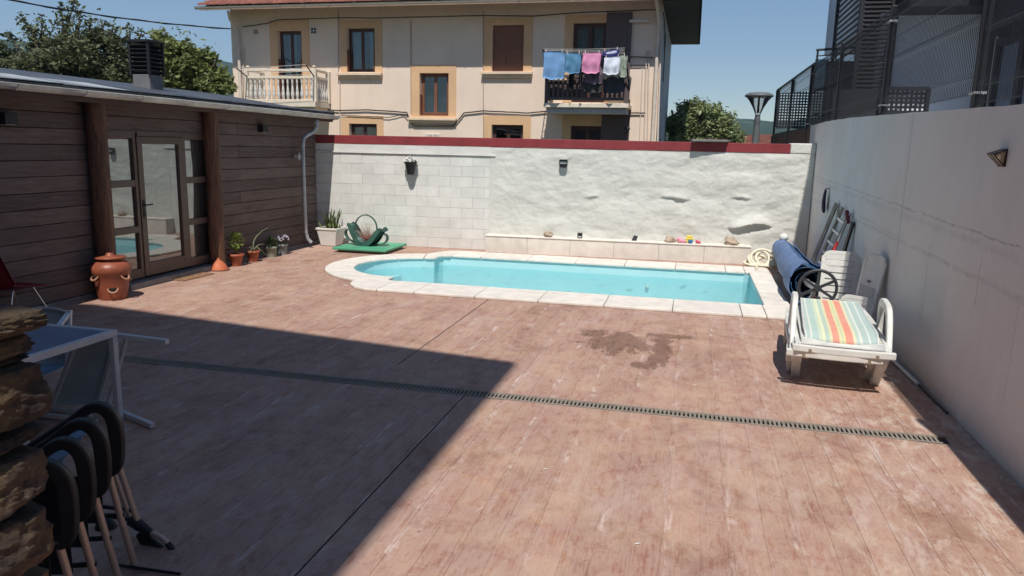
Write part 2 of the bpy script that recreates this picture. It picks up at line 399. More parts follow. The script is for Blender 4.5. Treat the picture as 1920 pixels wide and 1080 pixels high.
    wrm = ramp(t, Y, 7.5, 3.0); c = mix(t, math_(t, 'MULTIPLY', math_(t, 'MULTIPLY', wrm, ramp(t, noi(t, P, .9, 5, .6), .35, .6)), .45), c, (.47, .33, .235))
    dust = ramp(t, noi(t, coords(t, 'World', (1.5, .45, 1), (31, 8, 0)), 1.3, 9, .78, .7), .50, .66); c = mix(t, math_(t, 'MULTIPLY', dust, .34), c, (.57, .48, .44))
    edge_ = math_(t, 'MULTIPLY', ramp(t, fx, .0, .05, (1, 1, 1, 1), (0, 0, 0, 1)), ramp(t, drt, .42, .56)); c = mix(t, math_(t, 'MULTIPLY', edge_, .35), c, (.16, .10, .085))
    # wet stain
    def blot(cx, cy, rx, ry, edge=.25):
        ax = math_(t, 'DIVIDE', math_(t, 'SUBTRACT', X, cx), rx); ay = math_(t, 'DIVIDE', math_(t, 'SUBTRACT', Y, cy), ry)
        r_ = math_(t, 'SQRT', math_(t, 'ADD', math_(t, 'MULTIPLY', ax, ax), math_(t, 'MULTIPLY', ay, ay)))
        wob = math_(t, 'MULTIPLY', math_(t, 'SUBTRACT', noi(t, coords(t, 'World', (1.6, .8, 1)), 5.5, 9, .8), .5), 4.2)
        return ramp(t, math_(t, 'ADD', r_, wob), .85, 1.05, (1, 1, 1, 1), (0, 0, 0, 1))
    wet = blot(-.72, 8.45, .38, .5)
    for q in ((-.22, 8.35, .13, .7), (-.14, 8.95, .3, .12), (-.38, 7.6, .12, .16), (-1.05, 8.8, .22, .2), (-.28, 7.85, .07, .35)):
        wet = math_(t, 'MAXIMUM', wet, blot(*q))
    c = mix(t, math_(t, 'MULTIPLY', math_(t, 'MULTIPLY', wet, math_(t, 'ADD', .45, math_(t, 'MULTIPLY', ramp(t, fine, .35, .6), .55))), .72), c, (.15, .105, .085))
    # grime along the drain; darker towards the foot of the concrete wall
    dr = math_(t, 'SUBTRACT', 1., math_(t, 'MULTIPLY', math_(t, 'ABSOLUTE', math_(t, 'SUBTRACT', Y, 6.22)), 6.), True)
    c = mix(t, math_(t, 'MULTIPLY', math_(t, 'MULTIPLY', dr, ramp(t, mid, .35, .6)), .4), c, (.30, .25, .20))
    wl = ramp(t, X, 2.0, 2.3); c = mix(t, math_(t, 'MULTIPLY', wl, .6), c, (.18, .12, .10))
    hs2 = N(t, 'ShaderNodeHueSaturation'); hs2.inputs['Saturation'].default_value = 1.10; hs2.inputs['Value'].default_value = .93; t.links.new(c, hs2.inputs['Color'])
    bc = N(t, 'ShaderNodeBrightContrast'); bc.inputs['Contrast'].default_value = .2; bc.inputs['Bright'].default_value = .012; t.links.new(hs2.outputs[0], bc.inputs[0]); c = bc.outputs[0]
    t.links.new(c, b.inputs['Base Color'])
    ro = math_(t, 'SUBTRACT', math_(t, 'ADD', .62, math_(t, 'MULTIPLY', mid, .25)), math_(t, 'MULTIPLY', wet, .25)); t.links.new(ro, b.inputs['Roughness'])
    b.inputs['Specular IOR Level'].default_value = .35
    n = bump(t, b, grain, .35, .006); bump(t, b, noi(t, P, 60, 4), .2, .004, n)
    return m
MT['floor'] = floor_mat(); MT['joint'] = M('joint_dirt', (.035, .028, .025), .95, .3, 9, .3)

def wood_plank_mat():
    m, t, b, o = nodes('annexe_plank')
    oi = N(t, 'ShaderNodeObjectInfo'); P = coords(t, 'World', (1, 1.1, 13))
    g = noi(t, P, 2.2, 8, .68, .9)
    big = noi(t, coords(t, 'World', (1, .8, 3)), 1.1, 4)
    c = mix(t, ramp(t, g, .35, .7), (.105, .07, .06), (.19, .14, .122))
    c = mix(t, math_(t, 'MULTIPLY', ramp(t, big, .45, .7), .5), c, (.19, .15, .135))
    h = N(t, 'ShaderNodeHueSaturation'); t.links.new(c, h.inputs['Color']); t.links.new(math_(t, 'ADD', math_(t, 'MULTIPLY', oi.outputs['Random'], .4), .8), h.inputs['Value'])
    t.links.new(h.outputs[0], b.inputs['Base Color']); b.inputs['Roughness'].default_value = .75; b.inputs['Specular IOR Level'].default_value = .25
    bump(t, b, g, .5, .012); return m
MT['plank'] = wood_plank_mat()
def post_mat():
    m, t, b, o = nodes('log_post'); P = coords(t, 'World', (14, 14, 1.2)); g = noi(t, P, 1.6, 8, .72, 1.2)
    c = mix(t, ramp(t, g, .35, .7), (.045, .022, .015), (.26, .12, .06)); t.links.new(c, b.inputs['Base Color'])
    b.inputs['Roughness'].default_value = .6; bump(t, b, g, .9, .03); return m
MT['post'] = post_mat()
def rough_white():
    m, t, b, o = nodes('whitewashed_stone'); P = coords(t, 'World')
    n = noi(t, P, 2.2, 9, .68, .4); n2 = noi(t, P, 12, 8, .7)
    c = mix(t, ramp(t, n, .3, .7), (.59, .585, .54), (.69, .685, .63))
    c = mix(t, math_(t, 'MULTIPLY', ramp(t, noi(t, P, 3.2, 10, .8, 1.2), .60, .68), .35), c, (.36, .36, .33))
    t.links.new(c, b.inputs['Base Color']); b.inputs['Roughness'].default_value = .9; b.inputs['Specular IOR Level'].default_value = .2
    a = bump(t, b, n, .35, .06); a = bump(t, b, n2, .55, .02, a); bump(t, b, noi(t, P, 48, 6, .75), .5, .008, a); return m
MT['rough_white'] = rough_white()
def concrete_wall():
    m, t, b, o = nodes('painted_concrete'); P = coords(t, 'World'); sep = N(t, 'ShaderNodeSeparateXYZ'); t.links.new(P, sep.inputs[0])
    Y, Z = sep.outputs[1], sep.outputs[2]
    c = mix(t, ramp(t, noi(t, P, 1.1, 6, .6), .3, .7), (.68, .655, .62), (.74, .72, .685))
    c = mix(t, math_(t, 'MULTIPLY', ramp(t, noi(t, coords(t, 'World', (1, 2.5, .6)), 2, 8, .75), .5, .75), .14), c, (.28, .27, .26))
    wob = math_(t, 'MULTIPLY', math_(t, 'SUBTRACT', noi(t, P, 3, 6, .7), .5), .10)
    def hline(z, s, wdt, amt, y0=-50, y1=50, c=c, nb=5):
        d = math_(t, 'ABSOLUTE', math_(t, 'SUBTRACT', math_(t, 'ADD', Z, wob), math_(t, 'ADD', z, math_(t, 'MULTIPLY', Y, s))))
        l = math_(t, 'SUBTRACT', 1., math_(t, 'DIVIDE', d, wdt), True)
        br = ramp(t, noi(t, coords(t, 'World', (1, 1, 1), (z*9, 3, 0)), nb, 8, .8), .42, .6)
        return math_(t, 'MULTIPLY', math_(t, 'MULTIPLY', l, br), amt)
    def vline(y, wdt, amt, z0, z1, sh=0):
        d = math_(t, 'ABSOLUTE', math_(t, 'SUBTRACT', math_(t, 'ADD', Y, wob), y))
        l = math_(t, 'SUBTRACT', 1., math_(t, 'DIVIDE', d, wdt), True)
        a = math_(t, 'MULTIPLY', math_(t, 'GREATER_THAN', Z, z0), math_(t, 'LESS_THAN', Z, z1))
        br = ramp(t, noi(t, coords(t, 'World', (1, 1, 1), (y*3, 1, 0)), 4, 6, .75), .3, .5)
        return math_(t, 'MULTIPLY', math_(t, 'MULTIPLY', math_(t, 'MULTIPLY', l, a), br), amt)
    marks = hline(1.44, .022, .013, .6, nb=7)
    for q in (hline(1.02, .03, .02, .28, nb=3), hline(1.36, .022, .05, .22, nb=9), hline(1.15, .012, .035, .3, nb=9), vline(9.2, .018, .5, 1.1, 2.7), vline(12.4, .02, .35, 1.5, 2.8),
              vline(8.05, .012, .45, .55, 1.35), vline(6.7, .012, .4, 1.0, 1.4), vline(14.2, .02, .3, .2, 1.7), vline(5.9, .01, .25, .3, 1.2)):
        marks = math_(t, 'MAXIMUM', marks, q)
    c = mix(t, marks, c, (.10, .095, .09))
    sp = ramp(t, noi(t, P, 17, 3, .5), .74, .77)
    c = mix(t, math_(t, 'MULTIPLY', sp, .45), c, (.16, .15, .14))
    ft = ramp(t, Z, .0, .35, (1, 1, 1, 1), (0, 0, 0, 1)); c = mix(t, math_(t, 'MULTIPLY', math_(t, 'MULTIPLY', ft, noi(t, P, 5, 5, .7)), .5), c, (.2, .17, .15))
    t.links.new(c, b.inputs['Base Color']); b.inputs['Roughness'].default_value = .85; b.inputs['Specular IOR Level'].default_value = .25
    a = bump(t, b, noi(t, P, 3, 6, .6), .25, .03)
    inv = math_(t, 'SUBTRACT', 1., marks); a = bump(t, b, inv, .5, .01, a); bump(t, b, noi(t, P, 70, 4), .2, .005, a); return m
MT['concrete_wall'] = concrete_wall()
def pool_liner():
    m, t, b, o = nodes('pool_liner'); P = coords(t, 'World')
    v = N(t, 'ShaderNodeTexVoronoi', feature='SMOOTH_F1'); v.inputs['Scale'].default_value = 3.2
    w2 = N(t, 'ShaderNodeVectorMath', operation='ADD'); nn = N(t, 'ShaderNodeTexNoise'); nn.inputs['Scale'].default_value = 2
    t.links.new(P, nn.inputs[0]); t.links.new(P, w2.inputs[0]); t.links.new(nn.outputs[1], w2.inputs[1]); t.links.new(w2.outputs[0], v.inputs[0])
    c = mix(t, ramp(t, noi(t, P, 1.2, 4), .3, .7), (.40, .67, .70), (.47, .74, .765))
    t.links.new(c, b.inputs['Base Color']); b.inputs['Roughness'].default_value = .5; return m
MT['pool'] = pool_liner(); MT['nosing'] = M('step_nosing', (.50, .80, .84), .5, .05, 5, 0)
def stone_mat():
    m, t, b, o = nodes('pillar_stone'); P = coords(t, 'World'); oi = N(t, 'ShaderNodeObjectInfo')
    n = noi(t, P, 22, 12, .78, .5); c = mix(t, ramp(t, n, .35, .68), (.028, .020, .016), (.19, .125, .09))
    c = mix(t, ramp(t, noi(t, P, 4, 6, .6), .52, .62), c, (.22, .145, .075))
    c = mix(t, math_(t, 'MULTIPLY', ramp(t, noi(t, P, 25, 6, .7), .6, .68), .6), c, (.40, .34, .27))
    h = N(t, 'ShaderNodeHueSaturation'); t.links.new(c, h.inputs['Color']); t.links.new(math_(t, 'ADD', math_(t, 'MULTIPLY', oi.outputs['Random'], .7), .6), h.inputs['Value'])
    t.links.new(h.outputs[0], b.inputs['Base Color']); b.inputs['Roughness'].default_value = .9; bump(t, b, noi(t, P, 45, 8, .8), .9, .012, bump(t, b, n, 1, .035)); return m
MT['stone'] = stone_mat()
def tree_leaf(name, a, bb):
    m, t, b, o = nodes(name); P = coords(t, 'World')
    c = mix(t, ramp(t, noi(t, P, 1.2, 4, .6), .3, .7), a, bb)
    c = mix(t, math_(t, 'MULTIPLY', noi(t, P, 14, 3, .6), .6), c, tuple(x*1.6 for x in bb))
    t.links.new(c, b.inputs['Base Color']); b.inputs['Roughness'].default_value = .5; b.inputs['Specular IOR Level'].default_value = .35
    tr = N(t, 'ShaderNodeBsdfTranslucent'); t.links.new(c, tr.inputs[0]); ms = N(t, 'ShaderNodeMixShader'); ms.inputs[0].default_value = .25
    t.links.new(b.outputs[0], ms.inputs[1]); t.links.new(tr.outputs[0], ms.inputs[2]); t.links.new(ms.outputs[0], o.inputs[0]); return m
MT['tree_a'] = tree_leaf('tree_leaf_olive', (.05, .06, .03), (.12, .135, .065))
MT['tree_b'] = tree_leaf('tree_leaf_green', (.075, .10, .03), (.19, .22, .075))
MT['tree_c'] = tree_leaf('tree_leaf_pale', (.11, .14, .055), (.25, .29, .14))
def stripes():
    m, t, b, o = nodes('striped_sling'); sep = N(t, 'ShaderNodeSeparateXYZ'); P = coords(t, 'Object'); t.links.new(P, sep.inputs[0])
    r = N(t, 'ShaderNodeValToRGB'); r.color_ramp.interpolation = 'CONSTANT'
    t.links.new(math_(t, 'ADD', math_(t, 'DIVIDE', sep.outputs[0], .64), .5), r.inputs[0])
    seq = [(0, (.33, .46, .43)), (.06, (.62, .66, .56)), (.09, (.33, .50, .45)), (.18, (.50, .62, .42)), (.23, (.70, .72, .42)), (.27, (.36, .50, .40)), (.33, (.66, .62, .30)),
           (.37, (.75, .17, .07)), (.46, (.72, .62, .22)), (.49, (.52, .58, .32)), (.52, (.74, .60, .20)), (.55, (.75, .16, .07)), (.65, (.70, .66, .36)), (.69, (.40, .54, .46)),
           (.74, (.68, .72, .62)), (.77, (.33, .47, .44)), (.86, (.60, .68, .62)), (.89, (.32, .46, .44))]
    e = r.color_ramp.elements; e[0].position = 0; e[0].color = (*seq[0][1], 1); e[1].position = seq[1][0]; e[1].color = (*seq[1][1], 1)
    for p, c in seq[2:]: k = e.new(p); k.color = (*c, 1)
    c = mix(t, math_(t, 'ADD', math_(t, 'MULTIPLY', noi(t, P, 6, 6), .45), .08), r.outputs[0], (.60, .62, .58))
    t.links.new(c, b.inputs['Base Color']); b.inputs['Roughness'].default_value = .75; bump(t, b, noi(t, P, 260, 2), .3, .003); return m
MT['stripes'] = stripes()
def hill_mat():
    m, t, b, o = nodes('wooded_hill'); P = coords(t, 'World')
    n = noi(t, P, .03, 10, .7); n2 = noi(t, P, .008, 5)
    c = mix(t, ramp(t, n, .35, .65), (.025, .045, .022), (.06, .085, .035)); c = mix(t, ramp(t, n2, .58, .66), c, (.10, .13, .05))
    t.links.new(c, b.inputs['Base Color']); b.inputs['Roughness'].default_value = 1; b.inputs['Specular IOR Level'].default_value = .1; bump(t, b, n, .8, 8); return m
MT['hill'] = hill_mat()
MT['earth'] = M('earth', (.12, .13, .07), .95, .3, .3, .4, 4, coord='World')

# =================================================================== STRUCTURE
# pool outline (plan)
PX0, PX1, PY0, PY1 = -4.72, 1.16, 11.08, 14.20
ECX, ECY, EAX, EAY = -4.72, 12.58, 1.13, 1.17
def outer_y(x):       # outer edge of the coping at x -> (ylo, yhi) or None
    if x > 1.5 or x < -6.36: return None
    if x > -4.55: return (10.33, 14.87)
    t_ = (x+4.72)/1.64
    if abs(t_) > 1: return None
    h = math.sqrt(1-t_*t_)
    lo, hi = 12.58-1.62*h, 12.58+1.70*h
    if x > -5.25: lo = min(lo, 10.33+max(0, (-4.75-x))*.9)
    if x > -5.05: hi = max(hi, 14.75)
    return (lo, hi)
# slab under the boards
mb = MB()
def spans(x, y0, y1, inset=.08):
    o = outer_y(x)
    if not o: return [(y0, y1)]
    lo, hi = o[0]+inset, o[1]-inset
    if lo >= hi: return [(y0, y1)]
    r_ = []
    if y0 < lo: r_.append((y0, min(lo, y1)))
    if y1 > hi: r_.append((max(hi, y0), y1))
    return [q for q in r_ if q[1]-q[0] > .02]
PW = .186; GAP = .0022
xs = [-1.87+PW*k for k in range(-38, 24)]
floor = None
for x in xs:
    for a, b_ in spans(x+PW/2, -2, 16.2):
        for c0, c1 in ((a, min(b_, 6.13)), (max(a, 6.31), b_)):
            if c1-c0 > .01: mb.box((x, c0, -.2), (x+PW, c1, -.0035))
mb.box((-9, 6.13, -.2), (2.6, 6.31, -.12))
floor = mb.build('patio_floor', MT['floor'], kind='structure')
planks = []
for k, x in enumerate(xs):
    if x > 2.36: continue
    y = -2.0 - (k*.61 % 1.45)
    while y < 15.9:
        y2 = y+1.45
        g0 = .012 if abs(x+1.87) < .01 and y < 6.2 or abs(x+2.8) < .01 and y > 6.2 else 0
        for a, b_ in spans(x+PW/2, max(y, -1.5), min(y2, 15.9)):
            for c0, c1 in ((a, min(b_, 6.135)), (max(a, 6.305), b_)):
                if c1-c0 > .06: planks.append((x+GAP/2+g0, c0+GAP/2, min(x+PW-GAP/2, 2.34), c1-GAP/2))
        y = y2
def vis(p):
    c = Vector(((p[0]+p[2])/2, (p[1]+p[3])/2, 0))-CAM; z = c.dot(FW)
    if z < .5: return 1e9
    u, v_ = c.dot(RT)/z*F_PX, -c.dot(UP)/z*F_PX
    return 1e6+z if (abs(u) > 1040 or v_ > 760) else z
planks.sort(key=vis)
tb = MB()
for i, (x0, y0, x1, y1) in enumerate(planks):
    if i < 290:
        MB().box((x0, y0, -.02), (x1, y1, 0)).build('plank', MT['floor'], floor)
    else: tb.box((x0, y0, -.02), (x1, y1, 0))
tb.build('plank', MT['floor'], floor, kind='stuff')
# wide ground around the yard, a metre lower behind the walls
mb = MB(); mb.box((-900, -900, -1.9), (900, 16.4, -1.5)); mb.box((-900, 16.4, -1.9), (900, 1200, -1.5))
mb.build('ground', MT['earth'], kind='structure')

MB().box((-1.876, -1.5, -.02), (-1.861, 6.13, -.003)).build('expansion_joint', MT['joint'], floor)
MB().box((-2.806, 6.31, -.02), (-2.791, 10.36, -.003)).build('expansion_joint', MT['joint'], floor)
# drain channel with its grating
dt = thing('drain_channel', 'long grey slotted drain grating set across the patio boards', 'drain', (-2.9, 6.22, 0))
mb = MB(); mb.box((-7.95, 6.14, -.012), (2.04, 6.165, .003)); mb.box((-7.95, 6.275, -.012), (2.04, 6.30, .003)); mb.box((-7.95, 6.165, -.11), (2.04, 6.275, -.10))
mb.box((-7.95,6.14,-.1),(2.04,6.15,-.012)); mb.box((-7.95,6.29,-.1),(2.04,6.30,-.012))
mb.build('channel_edge', M('drain_edge', (.25, .215, .18), .8, .2, 9, .2, 60, coord='World', spec=.1), dt)
mb = MB(); x = -7.95
while x < 2.02:
    mb.box((x, 6.165, -.012), (x+.019, 6.275, .0015)); x += .0358
mb.build('grating_slats', M('drain_slat', (.24, .21, .175), .75, .2, 9, .15, 60, coord='World', spec=.12), dt, kind='stuff')
MB().box((2.10, 6.136, -.1), (2.34, 6.304, -.001)).build('floor_patch', MT['floor'], floor)
MB().box((2.04, 6.16, -.1), (2.10, 6.28, -.02)).build('outlet_box', MT['black_metal'], dt)

# pool: shell, steps, water, coping stones
pool = thing('swimming_pool', 'light blue swimming pool with rounded step end and cream coping', 'pool', (-2, 12.6, 0))
inner = [(PX1, PY0), (PX1, PY1)]
out = [(PX1, PY1+.0)]
def inner_poly():
    p = [(PX0, PY0), (PX1-.06, PY0), (PX1, PY0+.06), (PX1, PY1-.12), (PX1-.12, PY1), (-4.65, PY1), (-4.77, 14.13), (-4.83, 13.97), (-4.83, 13.76)]
    for k in range(2, 24):
        a = math.pi/2+math.pi*k/24; p.append((PX0-.03+EAX*math.cos(a), ECY+EAY*math.sin(a)))
    p += [(PX0-.03, ECY-EAY), (PX0-.03, PY0+.1)]
    return p
IP = inner_poly(); n = len(IP)
DEP = -1.25
mb = MB()
mb.add([(x, y, .0) for x, y in IP]+[(x, y, DEP) for x, y in IP], [(i, (i+1) % n, (i+1) % n+n, i+n) for i in range(n)])
mb.add([(x, y, DEP) for x, y in IP], [tuple(range(n))])
mb.build('pool_shell', MT['pool'], pool)
# steps, curved
for k, z in enumerate((-.30, -.55, -.80)):
    def xin(v_, k=k): return PX0-.05-EAX+.42+.33*k+.10*v_*v_
    def xo(v_): return PX0-.03-(EAX-.012)*math.sqrt(max(0, 1-v_*v_))
    n0 = 24; mb = MB()
    vv = [math.sin(math.pi/2*(-1+2*i/n0)) for i in range(n0+1)]
    vv = [v_ for v_ in vv if xo(v_) < xin(v_)-.005] if k == 0 else vv
    Yv = lambda v_: ECY+(EAY-.012)*v_
    row = lambda fx, z_: [(fx(v_), Yv(v_), z_) for v_ in vv]
    n1 = len(vv); vs = row(xo, z)+row(lambda v_: max(xin(v_), xo(v_)+.004), z)+row(lambda v_: max(xin(v_), xo(v_)+.004), DEP)
    mb.add(vs, [(i, i+1, i+1+n1, i+n1) for i in range(n1-1)]+[(i+n1, i+1+n1, i+1+2*n1, i+2*n1) for i in range(n1-1)])
    stp = mb.build('pool_step', MT['pool'], pool)
    q_ = [(xin(v_)+.006, Yv(v_), z+.002) for v_ in vv if xin(v_) > xo(v_)+.02]
    MB().tube(q_, .022, 6).build('step_nosing', MT['nosing'], stp)
MB().add([(x, y, -.16) for x, y in IP], [tuple(range(n))]).build('pool_water', MT['water'], pool)
# floor vent and wall light as seen through the water
MB().lathe([(.09, DEP+.002), (.09, DEP+.015), (.0, DEP+.02)], (-.9, 12.2, 0), 14).build('floor_inlet', MT['glass_win'], pool)
MB().box((.15, 11.9, DEP+.002), (.5, 12.2, DEP+.02)).build('main_drain', cloth('pool_grate', (.12, .38, .42)), pool)
MB().lathe([(.02, 0), (.04, .02), (.03, .05), (0, .06)], (0, 0, 0), 10).build('wall_inlet', MT['white_plastic'], pool).matrix_world = Matrix.Translation(V(-.7, PY1-.004, -.3)-ORG[pool]*0) @ Matrix.Rotation(R(90), 4, 'X')
bpy.data.objects['wall_inlet'].parent = pool; bpy.data.objects['wall_inlet'].matrix_basis = Matrix.Translation(V(-.7, PY1-.004, -.35)-ORG[pool]) @ Matrix.Rotation(R(90), 4, 'X') @ Matrix.Translation(ORG[pool])
# coping stones: outlines between an inner and an outer rail
CT = .045
def stone(poly, name='coping_stone'):
    MB().prism(poly, (.0, CT), lambda u, v_, d: (u, v_, d)).build(name, MT['cream_stone'], pool, bevel=.012)
g = .004; IN = .03
jx = [-4.55, -3.95, -3.0, -2.05, -1.1, -.15, .78, 1.1]
for a, b_ in zip(jx[:-1], jx[1:]):
    stone([(a+g, 10.33), (b_-g, 10.33), (b_-g, PY0+IN), (a+g, PY0+IN)])
jb = [-4.6, -4.0, -3.05, -2.1, -1.15, -.2, .72, 1.06]
for a, b_ in zip(jb[:-1], jb[1:]):
    stone([(a+g, PY1-IN), (b_-g, PY1-IN), (b_-g, 14.87), (a+g, 14.87)])
# right side with rounded corners
def arc(cx, cy, r_, a0, a1, n_=6): return [(cx+r_*math.cos(R(a0+(a1-a0)*i/n_)), cy+r_*math.sin(R(a0+(a1-a0)*i/n_))) for i in range(n_+1)]
XI, XO = PX1-IN, 1.50
stone([(1.1+g, 10.33)]+arc(XO-.12, 10.45, .12, -90, 0)+[(XO, 11.3-g), (XI, 11.3-g), (XI, PY0+IN), (1.1+g, PY0+IN)])
for a, b_ in ((11.3, 12.2), (12.2, 13.1), (13.1, 14.0)):
    stone([(XI, a+g), (XO, a+g), (XO, b_-g), (XI, b_-g)])
stone([(XI, 14.0+g), (XO, 14.0+g)]+arc(XO-.12, 14.75, .12, 0, 90)+[(1.06+g, 14.87), (1.06+g, PY1-IN), (XI, PY1-IN)])
# rounded end: five curved stones
def io(a, t_):    # a degrees round the end, t 0 inner 1 outer
    ci, si = math.cos(R(a)), math.sin(R(a))
    ix, iy = PX0-.03+(EAX-.03)*ci, ECY+(EAY-.03)*si
    ox, oy = -4.75+1.60*ci, ECY+1.66*si
    return (ix+(ox-ix)*t_, iy+(oy-iy)*t_)
angs = [104, 130, 158, 190, 218, 246]
for a0, a1 in zip(angs[:-1], angs[1:]):
    e = .25; q = [a0+e+(a1-a0-2*e)*i/8 for i in range(9)]
    stone([io(a, 1) for a in q]+[io(a, 0) for a in q[::-1]])
q = [246.25+i*3 for i in range(9)]
stone([io(a, 1) for a in q[:4]]+[(-5.2, 10.86), (-5.12, 10.62), (-4.95, 10.42), (-4.75, 10.33), (-4.55-g, 10.33), (-4.55-g, PY0+IN), (-4.66, PY0+IN), (-4.72, PY0+.14), (-4.72, ECY-EAY+.03)]+[io(a, 0) for a in q[:7][::-1]])
stone([(-4.6-g, PY1-IN), (-4.6-g, 14.87), (-4.82, 14.79), (-5.0, 14.55), io(103.7, 1), io(103.7, 0), io(97, 0), (-4.80, 13.74), (-4.80, 13.96), (-4.745, 14.10)])

# ------------------------------------------------------------------ back wall (slightly skewed in plan)
SK = math.atan(.045); WO = V(-8.3, 15.65-.045*8.3, 0)
wu = V(math.cos(SK), math.sin(SK), 0); wn_ = V(math.sin(SK), -math.cos(SK), 0)      # wn_: towards the yard
def onwall(x, y, off=0):
    d = ray(x, y); P0 = WO + wn_*off; t_ = (P0-CAM).dot(wn_)/d.dot(wn_); return CAM+d*t_
def WL(x, y): p = onwall(x, y)-WO; return p.dot(wu), p.z          # local (u, z)
def wp(u, d, z): return WO + wu*u + wn_*d + V(0, 0, z)            # d: distance out of the wall
def wbox(mb, u0, u1, d0, d1, z0, z1):
    mb.add([wp(u0,d0,z0),wp(u1,d0,z0),wp(u1,d1,z0),wp(u0,d1,z0),wp(u0,d0,z1),wp(u1,d0,z1),wp(u1,d1,z1),wp(u0,d1,z1)],
           [(0,1,2,3),(4,7,6,5),(0,4,5,1),(1,5,6,2),(2,6,7,3),(3,7,4,0)]); return mb
UE = (V(2.32, 0, 0)-WO).x/wu.x; US = WL(918, 350)[0]; UR = WL(1482, 280)[0]
wall = thing('back_wall', 'whitewashed back wall behind the pool with a red painted top band', 'wall', tuple(wp(5, 0, 0)))
m_ = MB(); wbox(m_, 0, UE, -.32, -.022, 0, 2.185); m_.build('wall_core', MT['mortar'], wall)
# painted blocks
CH, CW = .222, .50
z = 2.0; row = 0
while z > .02:
    z0 = max(z-CH, 0); u = -.25+(row % 2)*.25
    while u < US:
        a, b_ = max(u, 0), min(u+CW, US)
        if b_-a > .05:
            dd = random.uniform(-.002, .003)
            o = wbox(MB(), a+.0011, b_-.0011, -.03, dd, z0+.0011, z-.0011).build('block', MT['block'], wall, bevel=.005)
        u += CW
    z -= CH; row += 1
wbox(MB(), 0, US+.02, -.03, .004, 2.04, 2.198).build('render_band', MT['block'], wall)
wbox(MB(), 0, US+.12, -.03, .03, 2.006, 2.036).build('ledge_strip', MT['white_paint'], wall, bevel=.006)
# rough rendered stone part
def hump(u, z, u0, z0, ru, rz): return math.exp(-((u-u0)/ru)**2-((z-z0)/rz)**2)
uB, zB = WL(1405, 430); uC, zC = WL(1265, 372); uD, zD = WL(1390, 372); uE_, zE = WL(1110, 370)
def relief(u, z):
    p = Vector((u*.9, 3.1, z*1.5))
    h = noise.fractal(p*1.3, .8, 2.1, 5)*.024 + noise.ridged_multi_fractal(p*.9, .9, 2.2, 4, 1, 2)*.006
    h += .010*noise.turbulence(Vector((u*3.1, 0, z*5.2)), 3, False)
    # overhanging lips with hollows below
    def lip(u0, z0, ru, top, deep):
        w_ = max(0, 1-((u-u0)/ru)**2); dz = z-z0-.02*math.sin(u*9)
        return .75*w_*(top*math.exp(-(max(dz, 0)/.10)**2) if dz > 0 else -deep*math.exp(dz/.12))
    h += lip(uC, zC, .34, .05, .03)+lip(uD, zD-.01, .22, .035, .02)+lip(uE_, zE, .17, .03, .015)
    # big hollow lower right
    edge = zB+.06+.05*math.sin((u-uB)*6+.6); e = max(0, 1-((u-uB)/.43)**2)
    if z > edge: h += .10*e**.7*math.exp(-((z-edge)/.17)**2)
    else: h -= .05*e*math.exp(-((edge-z)/.14)**2)
    h += .03*hump(u, z, uC+.1, zC-.25, .5, .15)+.025*hump(u, z, uD-.2, zD+.35, .6, .2)
    # fade at the borders
    f = min(1, (u-US)/.35+.15)*1.0
    if z > 2.1: f *= max(0, (2.2-z)/.1)
    return h*f
nu, nv = 300, 110
m_ = MB(); m_.grid(lambda a, b_: wp(US+(UE-.02-US)*a, relief(US+(UE-.02-US)*a, 2.196*b_), 2.196*b_), nu, nv)
m_.build('rough_render', MT['rough_white'], wall)
# red band
cap = wbox(MB(), -.2, UR, -.34, .012, 2.2, 2.385).build('painted_band', MT['red_paint'], wall, bevel=.008)
wbox(MB(), UR, UE-.005, -.30, .01, 2.2, 2.40).build('pier_top', MT['rough_white'], wall, bevel=.02)
u0, _ = WL(1297, 268); u1, _ = WL(1368, 268)
m_ = MB(); m_.add([wp(u0-.02, -.3, 2.392), wp(u0, .20, 2.395), wp(u1-.05, .14, 2.395), wp(u1+.05, -.3, 2.392), wp(u0-.02, -.3, 2.44), wp(u0, .20, 2.44), wp(u1-.05, .14, 2.44), wp(u1+.05, -.3, 2.44)],
    [(0,1,2,3),(4,7,6,5),(0,4,5,1),(1,5,6,2),(2,6,7,3),(3,7,4,0)])
props(m_.build('stone_slab', MT['grey_stone'], bevel=.01), 'loose grey stone slab lying on top of the red band', 'slab')
# bench ledge of the wall, in five slabs
ub0, ub1 = WL(915, 455)[0], WL(1405, 470)[0]
m_ = MB(); wbox(m_, ub0, ub1, .0, .235, 0, .33); m_.build('ledge_core', MT['mortar'], wall)
k = 6
for i in range(k):
    a = ub0+(ub1-ub0)*i/k; b_ = ub0+(ub1-ub0)*(i+1)/k
    wbox(MB(), a+.003, b_-.003, .235, .26, .0, .335).build('ledge_panel', MT['cream_stone'], wall, bevel=.004)
wbox(MB(), ub0-.01, ub1+.01, .0, .275, .337, .365).build('ledge_top', MT['cream_stone'], wall, bevel=.008)

